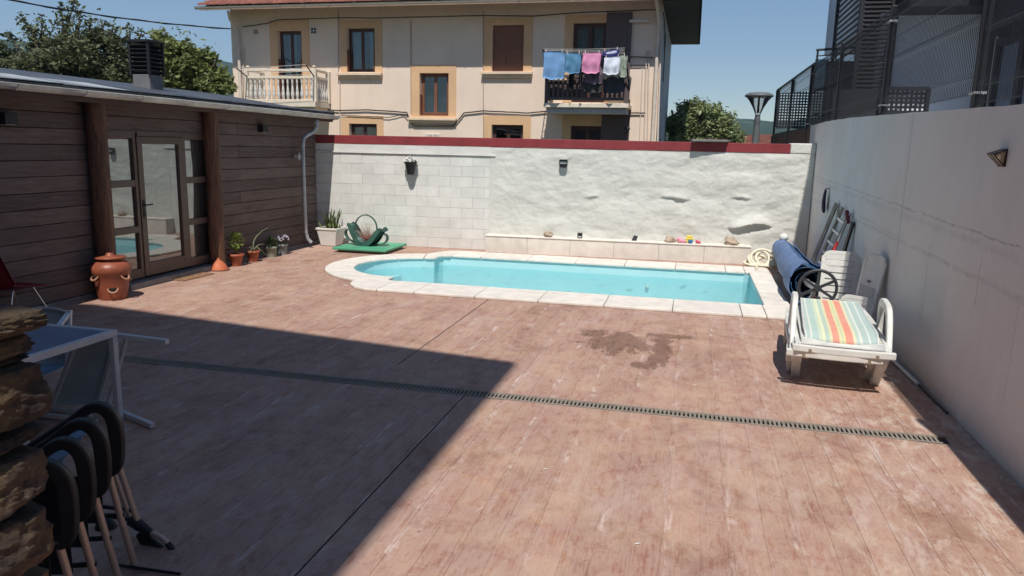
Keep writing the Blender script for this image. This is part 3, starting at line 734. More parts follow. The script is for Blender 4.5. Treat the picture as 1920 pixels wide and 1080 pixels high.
# ------------------------------------------------------------------ right concrete wall
rw = thing('concrete_wall', 'tall pale concrete retaining wall along the right side in shade', 'wall', (2.32, 8, 0))
prof = [(-3, 2.50), (4, 2.54), (6.31, 2.59), (7.69, 2.63), (9.48, 2.68), (12.49, 2.76), (14.5, 2.79), (16.8, 2.78)]
m_ = MB(); ys = [-3+i*.22 for i in range(91)]; ys = [y for y in ys if y < 16.75]+[16.8]
def topz(y):
    for (a, za), (b_, zb) in zip(prof[:-1], prof[1:]):
        if a <= y <= b_: return za+(zb-za)*(y-a)/(b_-a)+.008*noise.noise(Vector((y*2.3, 0, 0)))
    return prof[-1][1]
vs = []
for y in ys:
    zt = topz(y); vs += [(2.32, y, -.05), (2.32, y, zt), (2.52, y, zt+.01), (2.52, y, -.05)]
fs = []
for i in range(len(ys)-1):
    for j in range(4): a = i*4+j; b_ = i*4+(j+1) % 4; fs.append((a, a+4, b_+4, b_))
fs += [(0, 1, 2, 3), tuple(len(vs)-4+j for j in (3, 2, 1, 0))]
m_.add(vs, fs); m_.build('wall_body', MT['concrete_wall'], rw)
# grey hose/pipe at its foot
mbp = MB(); mbp.tube([(2.22, 9.0, .02), (2.25, 8.4, .02), (2.27, 7.7, .02)], .022, 8)
mbp.build('floor_pipe', MT['alu'], label='grey pipe end lying at the foot of the concrete wall', cat='pipe')
mbp = MB(); mbp.tube([(2.275, 7.7, .014), (2.28, 7.2, .012), (2.29, 6.9, .010)], .009, 8)
mbp.build('black_hose', MT['black_plastic'], label='thin black hose along the foot of the concrete wall', cat='hose')
# brown board fence continuing behind it
bf = thing('board_fence', 'low brown board fence beyond the red banded wall', 'fence', (2.42, 21, -1.5))
m_ = MB(); m_.box((2.45, 16.8, -1.5), (2.5, 26, 2.6)); m_.build('backing', MT['brown_boards'], bf)
y = 16.82
while y < 26:
    MB().box((2.42, y, -1.5), (2.447, y+.235, 2.74+random.uniform(-.01, .01))).build('board', MT['brown_boards'], bf, bevel=.004); y += .245

# ------------------------------------------------------------------ house behind the camera (its roof edge casts the shade)
def caster(x, y, h):    # point at height h whose shadow falls at x, y
    k = h/sdir.z; return V(x+sdir.x*k, y+sdir.y*k, h)
pB = caster(-1.66, 7.30, 11.0); pA = caster(-7.7, 8.26, 12.6)
own = thing('own_house', 'the house the yard belongs to, standing behind and left of the viewpoint', 'house', (-5, -4, 0))
m_ = MB(); ridge = pA+(pA-pB)*.1; L2 = 2*pA.x-pB.x
th = V(0, 0, -.25)
quad = [pB, pA, V(pA.x, -12, pA.z), V(pB.x, -12, pB.z)]
quad2 = [pA, V(L2-3, pA.y, pB.z-1), V(L2-3, -12, pB.z-1), V(pA.x, -12, pA.z)]
for q in (quad, quad2): m_.add(q+[p+th for p in q], [(0,1,2,3),(7,6,5,4),(0,4,5,1),(1,5,6,2),(2,6,7,3),(3,7,4,0)])
m_.build('roof', MT['roof_tile'], own)
xr = pB.x-.75; yf = min(pB.y, pA.y)-1.3
m_ = MB(); m_.prism([(xr, -.5), (xr, pB.z-.1), (pA.x, pA.z-.3), (L2-2.4, pB.z-1), (L2-2.4, -.5)], (-11.5, yf), lambda u, v_, d: (u, d, v_))
m_.build('wall', MT['own_plaster'], own)

# ------------------------------------------------------------------ hills
hl = MB(); NA, NR = 220, 10
def ridge(az):     # elevation angle of the skyline against azimuth (deg, 0 = +Y, negative = left)
    pts = [(-75, 6.0), (-52, 6.2), (-47, 5.8), (-43, 5.5), (-34.5, 5.4), (-31, 5.0), (-22, 3.6), (-10, 2.7), (-1.5, 2.45), (3.5, 2.38), (5.5, 2.25), (12, 3), (40, 4.5), (80, 3)]
    for (a, ea), (b_, eb) in zip(pts[:-1], pts[1:]):
        if a <= az <= b_: k = (az-a)/(b_-a); k = k*k*(3-2*k); return ea+(eb-ea)*k
    return 3
vs = []
for i in range(NA+1):
    az = -75+155*i/NA; e = ridge(az)+.10*noise.fractal(Vector((az*.25, 0, 0)), .9, 2, 5)
    for j in range(NR+1):
        k = j/NR; d = 350+750*k
        h = 2.2+1100*math.tan(R(e))
        z = -2+(h+2)*k**1.25 + 10*noise.fractal(Vector((az*.12, d*.006, 1)), .8, 2, 5)*(k*(1-k)*4)
        vs.append((d*math.sin(R(az)), d*math.cos(R(az)), z))
    vs.append((1400*math.sin(R(az)), 1400*math.cos(R(az)), -2))
W_ = NR+2
hl.add(vs, [(i*W_+j, (i+1)*W_+j, (i+1)*W_+j+1, i*W_+j+1) for i in range(NA) for j in range(W_-1)], True)
hl.build('hills', MT['hill'], kind='structure')
# haze over the valley
hz = MB(); hz.box((-1600, -1000, -3), (1600, 1450, 190)); m = bpy.data.materials.new('haze'); m.use_nodes = True; t = m.node_tree; t.nodes.clear()
pv = N(t, 'ShaderNodeVolumePrincipled'); pv.inputs['Color'].default_value = (.45, .68, 1, 1); pv.inputs['Density'].default_value = .0003; pv.inputs['Anisotropy'].default_value = .2
oo = N(t, 'ShaderNodeOutputMaterial'); t.links.new(pv.outputs[0], oo.inputs['Volume'])
hz.build('haze', m, kind='stuff')

# =================================================================== TIMBER ANNEXE (left)
SX, SY1 = -8.1, 15.22
an = thing('timber_annexe', 'dark timber clad annexe with glazed door under a low metal roof', 'annexe', (-9.3, 10, 0))
MB().box((SX-.25, 1.0, 0), (SX-.045, 9.3, 2.72)).box((SX-.25, 11.5, 0), (SX-.045, SY1, 2.72)).box((SX-.25, 9.3, 2.33), (SX-.045, 11.5, 2.72)).build('wall_core', MT['room_dark'], an)
MB().box((SX-2.4, SY1-.15, 0), (SX-.05, SY1, 2.74)).build('end_wall', MT['facade_grey'], an)
MB().box((-10.6, 1.0, 0), (-10.4, SY1-.16, 3.0)).build('rear_wall', MT['room_dark'], an)
def plankrow(z0, z1, y0, y1):
    MB().box((SX-.04, y0+.003, z0+.004), (SX+random.uniform(-.004, .006), y1-.003, z1-.004)).build('plank', MT['plank'], an, bevel=.006)
PH = .205; z = .06; r_ = 0
while z < 2.70:
    z1 = min(z+PH, 2.72)
    cut = 3.2+random.uniform(0, 2.5)
    plankrow(z, z1, 1.0, cut); plankrow(z, z1, cut, 9.0)
    if z >= 2.30: plankrow(z, z1, 9.0, 11.55)
    if r_ % 2: plankrow(z, z1, 11.55, 12.32); plankrow(z, z1, 12.32, SY1)
    else: plankrow(z, z1, 11.55, SY1)
    z = z1; r_ += 1
def log(y, r0=.128):
    mb = MB(); pts = []; rr = []
    vs = []; n = 18; m = 30
    for i in range(m+1):
        z = 2.72*i/m
        for k in range(n):
            a = 2*math.pi*k/n; q = Vector((math.cos(a)*1.3, math.sin(a)*1.3, z*.9+y))
            r_ = r0*(1+.13*noise.noise(q)+.05*noise.noise(q*4)+.06*abs(math.cos(2*a)))
            vs.append((SX+.11+r_*math.cos(a)+.02*noise.noise(Vector((z, y, 0))), y+r_*math.sin(a)+.03*noise.noise(Vector((z*.8, y, 5))), z))
    mb.add(vs, [(i*n+k, i*n+(k+1) % n, (i+1)*n+(k+1) % n, (i+1)*n+k) for i in range(m) for k in range(n)], True)
    return mb.build('log_post', MT['post'], an)
log(8.82); log(11.38)
# glazed door and side lights
FX = SX+.0
def fr(mb, y0, y1, z0, z1, x0=-.05, x1=.02): mb.box((SX+x0, y0, z0), (SX+x1, y1, z1)); return mb
Y = [9.2, 9.66, 9.79, 10.62, 10.74, 11.28, 11.42]      # frame, left glass, stile, door glass, stile, right glass, frame
ZB, ZT = .12, 2.30
sl_ = fr(MB(), 9.2, 9.72, ZB, ZB+.12)
def sidelight(y0, y1, rails):
    mb = MB(); fr(mb, y0, y0+.06, ZB, ZT); fr(mb, y1-.06, y1, ZB, ZT)
    zz = [ZB]+list(rails)+[ZT]
    fr(mb, y0+.06, y1-.06, ZT-.09, ZT); fr(mb, y0+.06, y1-.06, ZB, ZB+.14)
    for r_ in rails: fr(mb, y0+.06, y1-.06, r_-.05, r_+.05)
    w_ = mb.build('side_light', MT['brown_frame'], an, bevel=.004)
    lo = ZB+.14
    for hi in [r_-.05 for r_ in rails]+[ZT-.09]:
        fr(MB(), y0+.06, y1-.06, lo, hi, -.03, -.02).build('pane', MT['glass_door'], w_); lo = hi+.10
sidelight(9.07, 9.675, [.86, 1.55])
sidelight(10.735, 11.40, [.86, 1.55])
mb = MB(); fr(mb, 9.68, 9.79, ZB+.01, ZT-.06, -.04, .035); fr(mb, 10.61, 10.73, ZB+.01, ZT-.06, -.04, .035); fr(mb, 9.79, 10.61, ZT-.17, ZT-.06, -.04, .035); fr(mb, 9.79, 10.61, ZB+.01, ZB+.21, -.04, .035)
dr = mb.build('door', MT['brown_frame'], an, bevel=.005)
fr(MB(), 9.79, 10.61, ZB+.21, ZT-.17, -.01, .0).build('pane', MT['glass_door'], dr)
mb = MB(); mb.box((SX+.035, 9.71, 1.02), (SX+.042, 9.755, 1.30)); mb.tube([(SX+.04, 9.733, 1.22), (SX+.09, 9.733, 1.22), (SX+.095, 9.865, 1.225)], .011, 8); mb.lathe([(.012, 0), (.012, .02)], (SX+.05, 9.733, 1.07), 8)
mb.build('handle', MT['black_plastic'], dr)
MB().box((SX-.05, 9.12, ZT), (SX+.02, 11.47, ZT+.02)).box((SX-.05, 9.72, ZT-.055), (SX+.018, 10.73, ZT)).build('door_head', MT['brown_frame'], an)
MB().box((SX-.1, 9.18, .0), (SX+.17, 11.46, .09)).build('door_step', MT['grey_stone'], an, bevel=.01)
MB().box((SX-.05, 1.0, 0), (SX+.02, 9.16, .055)).box((SX-.05, 11.46, 0), (SX+.02, SY1, .055)).build('plinth', MT['grey_stone'], an)
# roof
def rz(x): return 2.84+(-7.72-x)*.14
rf = MB(); rf.prism([(-7.76, rz(-7.76)), (-10.7, rz(-10.7)), (-10.7, rz(-10.7)-.10), (-7.76, rz(-7.76)-.05)], (1.0, 15.42), lambda u, v_, d: (u, d, v_))
rfo = rf.build('roof', MT['roof_sheet'], an)
y = 1.0
while y < 15.3:            # overlapping roof sheets, the near ones pale, an edge flashing
    y2 = min(y+1.18, 15.42)
    pale = y2 < 9.8
    f = lambda a, b_, y=y, y2=y2: (-7.74-(.78 if y2 < 9.8 else .38)*a, y+(y2-y)*b_, rz(-7.74-(.78 if y2 < 9.8 else .38)*a)+.014+.004*b_)
    MB().sheet(f, 4, 2, .008).build('roof_flashing', MT['roof_light'] if pale else MT['roof_sheet'], rfo); y = y2-.0
MB().box((-8.08, 2, 2.72), (-7.79, 15.40, 2.745)).build('eave_board', MT['wood_dark'], an)
MB().box((-7.79, 1.0, 2.66), (-7.77, 15.42, 2.83)).build('fascia', MT['wood_dark'], an)
MB().box((-10.7, 15.42, 2.70), (-7.74, 15.44, 2.9)).build('verge_board', MT['roof_sheet'], an)
# gutter segments
gt = thing('roof_gutter', 'pale zinc gutter in short lengths along the annexe eave', 'gutter', (-7.6, 8, 2.75))
def gprof(r_=.062): return [(r_*math.cos(R(a)), r_*math.sin(R(a))) for a in range(180, 361, 20)]
y = 1.2
while y < 15.45:
    y2 = min(y+1.02, 15.5)
    def f(a, b_, y=y, y2=y2):
        k = R(180+180*a); return (-7.70+.068*math.cos(k), y+(y2-y-.01)*b_, 2.79+.075*math.sin(k)+.002*(15-y))
    MB().sheet(f, 9, 1, .004).build('gutter_length', MT['zinc'], gt)
    MB().tube([(-7.63, y2, 2.79+.002*(15-y)), (-7.65, y2, 2.745+.002*(15-y)), (-7.70, y2, 2.715+.002*(15-y)), (-7.76, y2, 2.74+.002*(15-y)), (-7.77, y2, 2.80)], .008, 6).build('bracket', MT['galv'], gt)
    y = y2
MB().tube([(-7.635, 1.2, 2.80), (-7.635, 15.5, 2.795)], .009, 6).build('gutter_bead', MT['zinc'], gt)
MB().tube([(-7.7, 15.5, 2.77), (-7.6, 15.66, 2.79), (-7.56, 15.7, 2.80)], .012, 6).build('spout', MT['zinc'], gt)
dp = thing('downpipe', 'grey metal downpipe at the far corner of the annexe', 'downpipe', (-7.85, 14.5, 0))
P_ = [onx(x, y, X) for x, y, X in ((595, 226, -7.70), (594, 238, -7.70), (588, 247, -7.76), (576, 253, -7.85), (569, 260, -7.9), (567.5, 272, -7.9), (569, 340, -7.9), (573, 435, -7.9), (577, 448, -7.88), (584, 455, -7.8))]
P_[-1].z = max(P_[-1].z, .05)
MB().tube(P_, .042, 12).build('pipe', MT['galv'], dp)
for i, k in ((5, .1), (6, .5), (7, .0)):
    q = P_[i]; MB().lathe([(.048, -.02), (.05, 0), (.048, .02)], q, 12).build('clamp', MT['galv'], dp)
q = onx(562, 293, -7.97)
mb = MB(); mb.ball(q, (.045, .075, .085), 12, 8); mb.box(q-V(.12, .03, .03), q-V(.03, -.03, -.03)); mb.build('bulkhead_lamp', MT['pale_glass'], label='small round pale lamp beside the annexe downpipe', cat='wall lamp')
# black cube lights on the annexe
q1 = onx(14, 222, SX+.06); q2 = onx(493, 241, SX+.06)
for q, lb in ((q1, 'black box wall light left of the annexe door, above the boards'), (q2, 'black box wall light on the boards right of the annexe door')):
    t_ = thing('wall_light', lb, 'wall light', q, group='black box wall lights on the annexe')
    MB().box(q-V(.06, .09, .07), q+V(.06, .09, .07)).build('housing', MT['black_metal'], t_, bevel=.006)
    MB().box(q-V(.04, .06, .075), q+V(.04, .06, -.069)).build('lens', MT['pale_glass'], t_)
# chimney
cx, cy = -9.6, 11.92
ch = thing('roof_chimney', 'black louvred metal chimney cowl on the annexe roof', 'chimney', (cx, cy, 3))
z0 = rz(cx); zt_ = onx(285, 82, cx).z; zl = onx(285, 140, cx).z
hw = .205
MB().box((cx-hw+.03, cy-hw+.03, z0-.05), (cx+hw-.03, cy+hw-.03, zl-.02)).build('base', M('chimney_base', (.16, .165, .17), .4, .15, 3, .05, 20), ch, bevel=.008)
MB().box((cx-hw+.06, cy-hw+.06, zl-.02), (cx+hw-.06, cy+hw-.06, zt_-.04)).build('core', MT['room_dark'], ch)
for i in range(4):
    sx, sy = ((-1,-1),(1,-1),(1,1),(-1,1))[i]; MB().box((cx+sx*hw, cy+sy*hw, zl-.03), (cx+sx*(hw-.04), cy+sy*(hw-.04), zt_)).build('corner_post', MT['black_metal'], ch)
for i in range(7):
    z = zl+.03+i*(zt_-zl-.1)/6.2
    mb = MB()
    for sy in (-1, 1): mb.beam((cx-hw+.04, cy+sy*(hw-.03), z), (cx+hw-.04, cy+sy*(hw-.03), z), .012, .075, (0, sy*.8, .6))
    for sx in (-1, 1): mb.beam((cx+sx*(hw-.03), cy-hw+.04, z), (cx+sx*(hw-.03), cy+hw-.04, z), .012, .075, (sx*.8, 0, .6))
    mb.build('louvre', MT['black_metal'], ch)
MB().box((cx-hw-.02, cy-hw-.02, zt_-.02), (cx+hw+.02, cy+hw+.02, zt_+.03)).build('cap', MT['black_metal'], ch, bevel=.01)

# =================================================================== HOUSE
HY = 23.0
ho = thing('apartment_house', 'cream plastered house with ochre window surrounds and tiled roof', 'house', (-8, HY, -1.5))
def H(x, y, out=0): return ony(x, y, HY-out)
HX0, HX1, HZ = H(435, 100).x, H(1239, 100).x, 6.75
# window openings: (x0, x1, y0, y1) in the facade
wins = {'balcony_door': (520, 569, 57, 188), 'win2': (650, 703.5, 52, 135), 'mid': (787, 841, 137, 217), 'shut': (924, 981, 47, 134), 'balcony_door2': (1075, 1132, 42, 192),
        'low1': (655, 708, 232, 330), 'low2': (922, 979, 234, 330), 'low3': (1070, 1128, 236, 330)}
boxes = {}
for k, (x0, x1, y0, y1) in wins.items():
    a, b_ = H(x0, y0), H(x1, y1); boxes[k] = (a.x, b_.x, (H(x0, y1).z+b_.z)/2, (a.z+H(x1, y0).z)/2)
# facade built as a grid of cells around the openings
xsF = sorted({HX0, HX1} | {v for b_ in boxes.values() for v in b_[:2]}); zsF = sorted({-1.5, HZ} | {v for b_ in boxes.values() for v in b_[2:]})
mb = MB()
for a, b_ in zip(xsF[:-1], xsF[1:]):
    run = None
    for c0, c1 in zip(zsF[:-1], zsF[1:]):
        mx, mz = (a+b_)/2, (c0+c1)/2
        hole = any(q[0] < mx < q[1] and q[2] < mz < q[3] for q in boxes.values())
        if not hole: run = (run[0], c1) if run else (c0, c1)
        if hole or c1 == zsF[-1]:
            if run: mb.box((a, HY, run[0]), (b_, HY+.3, run[1]))
            run = None
mb.build('wall', MT['house_wall'], ho)
MB().box((HX1-.3, HY+.3, -1.5), (HX1+.002, 31, HZ)).build('wall', MT['house_side_shaded'], ho)
MB().box((HX0, HY+.3, -1.5), (HX0+.3, 31, HZ)).box((HX0+.3, 30.7, -1.5), (HX1-.3, 31, HZ)).build('wall', MT['house_wall'], ho)
MB().box((HX0+.3, HY+1.2, -1.5), (HX1-.3, HY+1.25, HZ)).build('inner_partition', MT['room_dark'], ho)
def hbox(mb, x0, x1, y0, y1, o0, o1):          # pixel rectangle on the facade, from out-distance o0 to o1
    a, b_ = H(x0, y0), H(x1, y1)
    za = (a.z+H(x1, y0).z)/2; zb = (H(x0, y1).z+b_.z)/2
    return mb.box((a.x, HY-o1, zb), (b_.x, HY-o0, za))
# ochre surrounds, raised 2 cm, as frames around openings
def surround(k, x0, x1, y0, y1, sillz=True):
    w0, w1, wz0, wz1 = boxes[k]; a, b_ = H(x0, y0), H(x1, y1); zt = (a.z+H(x1, y0).z)/2; zb = (H(x0, y1).z+b_.z)/2
    mb = MB(); mb.box((a.x, HY-.02, zb), (w0, HY+.001, zt)); mb.box((w1, HY-.02, zb), (b_.x, HY+.001, zt)); mb.box((w0, HY-.02, wz1), (w1, HY+.001, zt))
    if zb < wz0-.02: mb.box((w0, HY-.02, zb), (w1, HY+.001, wz0))
    return mb.build('window_surround', MT['ochre'], ho)
surround('balcony_door', 505, 583, 38, 190); surround('win2', 637, 717, 38, 136); surround('mid', 770, 855, 122, 222)
surround('shut', 907, 997, 33, 135); surround('balcony_door2', 1060, 1140, 28, 192); surround('low1', 640, 720, 217, 330); surround('low2', 907, 993, 217, 330); surround('low3', 1055, 1128.5, 217, 330)
for x0, x1, y0, y1 in ((635, 718, 137, 147), (767, 857, 221, 231), (904, 999, 135, 146)):
    mb = MB(); hbox(mb, x0, x1, y0, y0+5, 0, .16); hbox(mb, x0+2, x1-2, y0+5, y1, 0, .10); mb.build('window_sill', MT['sill'], ho, bevel=.01)
def window(k, frame, leaves=2, curtain=True, glass='glass_win', depth=.16, cur=((.05, .45), (.6, .95)), clo=0, chi=1):
    x0, x1, z0, z1 = boxes[k]; y = HY+depth; t_ = .06
    mb = MB(); mb.box((x0, y, z0), (x0+t_, y+.06, z1)); mb.box((x1-t_, y, z0), (x1, y+.06, z1)); mb.box((x0+t_, y, z1-t_), (x1-t_, y+.06, z1)); mb.box((x0+t_, y, z0), (x1-t_, y+.06, z0+t_))
    f = mb.build('window', frame, ho, bevel=.006)
    wd = (x1-x0-2*t_)/leaves
    for i in range(leaves):
        a = x0+t_+i*wd; b_ = a+wd; s = .05
        mb = MB(); y2 = y-.012; mb.box((a, y2, z0+t_), (a+s, y2+.04, z1-t_)); mb.box((b_-s, y2, z0+t_), (b_-.002, y2+.04, z1-t_)); mb.box((a+s, y2, z1-t_-s), (b_-s, y2+.04, z1-t_)); mb.box((a+s, y2, z0+t_), (b_-s, y2+.04, z0+t_+s))
        mb.build('casement', frame, f)
        MB().box((a+s, y2+.015, z0+t_+s), (b_-s, y2+.022, z1-t_-s)).build('pane', MT['win_clear'], f)
    if curtain:
        for c0, c1 in cur:
            xa, xb = x0+(x1-x0)*c0, x0+(x1-x0)*c1; za, zb = z0+(z1-z0)*clo, z0+(z1-z0)*chi
            MB().sheet(lambda a, b_, xa=xa, xb=xb: (xa+(xb-xa)*a, y+.11+.02*math.sin(a*22+b_), zb+(za-zb)*b_), 18, 3, .004).build('curtain', MT['curtain'], f)
    return f
MT['win_clear'] = clear_mat('window_glass', (.62, .70, .72), .07, .02)
window('balcony_door', MT['wood_dark'], 2, cur=((.30, .62), (.86, .98)))
window('win2', MT['wood_dark'], 2, cur=((.14, .56), (.70, .97)))
window('mid', MT['wood_red'], 2, cur=((.1, .9),), chi=.5)
window('balcony_door2', MT['wood_dark'], 2, cur=((.1, .5), (.6, .96)))
window('low1', MT['wood_dark'], 2, False); window('low2', MT['wood_dark'], 2, False); window('low3', MT['wood_dark'], 2, False)
# open half shutters at the left windows (edge on), the closed pair, the big open leaves
def shutter(x0, x1, y0, y1, o0, o1, mat):
    mb = MB(); hbox(mb, x0, x1, y0, y1, o0, o1); s = mb.build('shutter', mat, ho, bevel=.006)
    mb = MB(); dx = (x1-x0)*.13; dy = min(6, (y1-y0)*.08)
    hbox(mb, x0+dx, x1-dx, y0+dy, (y0+y1)/2-dy/3, o1, o1+.012); hbox(mb, x0+dx, x1-dx, (y0+y1)/2+dy/3, y1-dy, o1, o1+.012)
    mb.build('shutter_panel', mat, s, bevel=.004)
shutter(924.5, 952, 48, 133.5, -.10, -.06, MT['wood_red']); shutter(953, 980.5, 48, 133.5, -.10, -.06, MT['wood_red'])
shutter(1138.5, 1178.5, 24, 186, .03, .07, MT['wood_grey']); shutter(1129, 1176, 207, 330, .03, .07, MT['wood_grey'])
for k, xx in (('balcony_door', 521), ('win2', 651), ('mid', 788)):
    x0, x1, z0, z1 = boxes[k]
    for x_ in (x0+.012, x1-.04):
        MB().box((x_, HY-.04, z0+.04), (x_+.028, HY+.13, z0+(z1-z0)*.5 if k != 'balcony_door' else z1-.9)).build('shutter', MT['wood_red'], ho, bevel=.004)
# slit windows of the side wall
a = V(HX1, 25.4, 0)
for yy, zz0, zz1 in ((25.2, 4.4, 5.9), (25.6, 1.2, 2.6)): MB().box((HX1-.02, yy, zz0), (HX1+.006, yy+.55, zz1)).build('window', MT['room_dark'], ho)
# roof: front slope, tile columns, soffit, gutter
EY, EZ = HY-.85, ony(840, 3, HY-.85).z; EX0, EX1 = ony(372, 18, EY).x, -.08
SL = .36
def roofz(y): return EZ+.06+(y-EY)*SL
mb = MB(); mb.prism([(EY, EZ), (27, roofz(27)-.06), (31.6, roofz(27)-.06-4.6*SL), (31.6, roofz(27)-.16-4.6*SL), (27, roofz(27)-.30), (EY, EZ-.09)], (EX0+.04, EX1-.02), lambda u, v_, d: (d, u, v_))
rt = mb.build('roof', MT['soffit_light'], ho)
MB().prism([(HY+.1, 6.6), (30.9, 6.6), (27, roofz(27)-.32)], (HX0+.01, HX0+.3), lambda u, v_, d: (d, u, v_)).prism([(HY+.1, 6.6), (30.9, 6.6), (27, roofz(27)-.32)], (HX1-.3, HX1-.01), lambda u, v_, d: (d, u, v_)).build('gable', MT['house_side_shaded'], ho)
mb = MB(); mb.box((HX1+.01, EY-.02, EZ-.12), (EX1+.02, 31, EZ-.03)); mb.build('side_soffit', MT['soffit'], ho)
mb = MB(); mb.box((EX1-.02, EY-.02, EZ-.12), (EX1+.04, 31, EZ+.3)); mb.build('verge_board', MT['soffit'], ho)
mb = MB(); x = EX0; nT = 0
while x < EX1:
    for j in range(14):
        y0_ = EY-.06+j*.36; y1_ = y0_+.42
        jz = random.uniform(-.006, .006)
        vs = []
        for (yy, rr, dz) in ((y0_, .082, .03), (y1_, .064, .0)):
            for k in range(6):
                a = math.pi*k/5; vs.append((x+.09+rr*math.cos(a), yy, roofz(yy)+dz+jz+rr*math.sin(a)*.9))
        mb.add(vs, [(k, k+1, k+7, k+6) for k in range(5)]+[(0, 5, 4, 3, 2, 1)], True)
    x += .19
mb.add([(EX0, EY-.03, EZ+.065), (EX1, EY-.03, EZ+.065), (EX1, EY+4.9, roofz(EY+4.9)+.005), (EX0, EY+4.9, roofz(EY+4.9)+.005)], [(0, 1, 2, 3)])
mb.build('roof_tiles', MT['roof_tile'], rt, kind='stuff')
mb = MB(); mb.sheet(lambda a, b_: (EX0-.02+(EX1-EX0)*b_, EY-.12+.075*math.cos(R(180+180*a)), EZ-.005+.08*math.sin(R(180+180*a))), 8, 24, .006)
mb.build('roof_gutter', MT['pipe_cream'], ho)
x = EX0+.4
while x < EX1: MB().tube([(x, EY-.2, EZ), (x, EY-.18, EZ-.07), (x, EY-.10, EZ-.095), (x, EY-.02, EZ-.05)], .012, 5).build('gutter_strap', MT['pipe_cream'], ho); x += .85
def pipe(pts, r_, mat, name='downpipe', n=8): return MB().tube(pts, r_, n).build(name, mat, ho)
e = lambda x, y, o=.1: H(x, y, o)
pipe([ony(428, 22, EY-.0), e(431, 35, .5), e(441, 52, .15), e(446, 66), e(452, 188)], .05, MT['pipe_cream'])
pipe([ony(1230, -8, EY), e(1232, 10, .5), e(1236, 40, .15), e(1232, 100), e(1223, 268)], .055, MT['pipe_cream'])
for x, y0, y1, x2, r_ in ((457, 90, 188, 455, .022), (1212, 95, 266, 1208, .022), (1241, 20, 268, 1233, .03), (1205, 128, 266, 1199, .015), (1217, 94, 266, 1214, .02), (637, 150, 268, 637, .016), (1228, 130, 268, 1222, .015)):
    pipe([e(x, y0, .04), e((x+x2)/2, (y0+y1)/2, .04), e(x2, y1, .04)], r_, MT['pipe_cream'], 'pipe', 6)
for x, y0, y1 in ((770, 40, 212), (906, 20, 130), (906, 150, 265), (634, 20, 150)): pipe([e(x, y0, .03), e(x+.5, y1, .03)], .012, MT['soffit_light'], 'cable_conduit', 5)
def cableline(pts, r_, o=.05, name='facade_cable'): 
    q = []
    for (a, b_), (c, d_) in zip(pts[:-1], pts[1:]):
        for i in range(6): t_ = i/6; q.append(e(a+(c-a)*t_, b_+(d_-b_)*t_+random.uniform(-.3, .3), o))
    q.append(e(*pts[-1], o)); pipe(q, r_, MT['cable_black'], name, 5)
cableline([(612, 206), (640, 207), (690, 206), (740, 209), (763, 211), (768, 225), (776, 236), (850, 236), (862, 222), (870, 212), (905, 208), (950, 210), (990, 212), (1020, 209), (1100, 208), (1180, 212), (1210, 212)], .02)
cableline([(640, 216), (690, 218), (730, 220), (757, 214), (764, 222)], .012)
cableline([(455, 50), (500, 44), (520, 37), (640, 33), (700, 34), (900, 29), (1000, 30), (1080, 24), (1225, 18), (1243, 22), (1246, 40), (1246, 110)], .013, .04)
cableline([(1180, 106), (1225, 108)], .014); cableline([(1182, 122), (1215, 122)], .014)
mb = MB(); hbox(mb, 1181, 1205, 38, 43, .02, .14); hbox(mb, 1206, 1218, 38, 43, .02, .14); mb.build('white_duct', MT['white_plastic'], ho, bevel=.01)
mb = MB(); hbox(mb, 583, 594, 51, 65, .0, .03); vg = mb.build('vent_frame', MT['white_paint'], ho)
for i in range(2):
    for j in range(2): hbox(MB(), 584.3+i*5, 588+i*5, 52.5+j*6, 57+j*6, .03, .036).build('vent_slot', MT['soffit'], vg)
hbox(MB(), 476, 484, 56, 64, .0, .03).build('vent_frame', MT['soffit_light'], ho)
# plaque with two dark end marks and unreadable lettering
mb = MB(); hbox(mb, 798, 826, 250.5, 259, .0, .03); pq = mb.build('name_plaque', MT['plaque'], ho, bevel=.004)
for x in (799.2, 823.2): hbox(MB(), x, x+1, 254, 256, .03, .034).build('plaque_mark', MT['room_dark'], pq)
mk = M('plaque_ink', (.35, .27, .22), .8, .1, 5, 0)
for x0, x1 in ((803.5, 804.8), (805.5, 807), (807.7, 808.8), (809.3, 810.6), (813.5, 815), (815.6, 817), (817.6, 818.8), (819.4, 820.6)):
    hbox(MB(), x0, x1, 252.8, 256, .03, .033).build('plaque_mark', mk, pq)
q = e(1178, 242, .0); mb = MB(); mb.tube([q, q-V(0, .35, 0)], .03, 8); mb.ball(q-V(0, .4, 0), (.09, .09, .07), 10, 6); mb.build('facade_lamp', MT['soffit'], ho)

# left balcony with white turned balusters
bal = thing('white_balcony', 'white balustrade balcony under the leftmost upper window', 'balcony', tuple(H(530, 190, .4)), group=None)
BY = HY-.95
def B(x, y, Y=BY): return ony(x, y, Y)
xa, xb = B(466, 188).x, B(590, 188).x; zb_, zt2 = B(530, 188).z, B(530, 139).z
mb = MB(); mb.box((xa-.05, BY-.08, zb_-.20), (xb+.05, HY-.001, zb_-.04)); mb.build('slab', MT['cream_paint'], bal, bevel=.01)
MB().box((xa-.0, BY-.02, zb_-.30), (xb, HY-.001, zb_-.2)).build('slab_edge', MT['sill'], bal, bevel=.01)
for (p, q) in (((xa, BY), (xb, BY)), ((xb, BY), (xb, HY-.03)), ((xa, BY), (xa, HY-.03))):
    for z_, h_ in ((zb_-.0, .06), (zt2-.10, .08), (zt2+.12, .07)):
        MB().beam((p[0], p[1], z_), (q[0], q[1], z_), .10, h_).build('rail', MT['cream_paint'], bal, bevel=.008)
pr_ = [(.035, 0), (.04, .02), (.038, .06), (.05, .10), (.055, .16), (.04, .26), (.027, .38), (.024, .46), (.036, .50), (.03, .53), (.036, .56), (.036, .60)]
hB = (zt2-.14-zb_-.03)/.60
bme = MB().lathe([(r_, z*hB) for r_, z in pr_], (0, 0, 0), 10).mesh('baluster', MT['white_paint'])
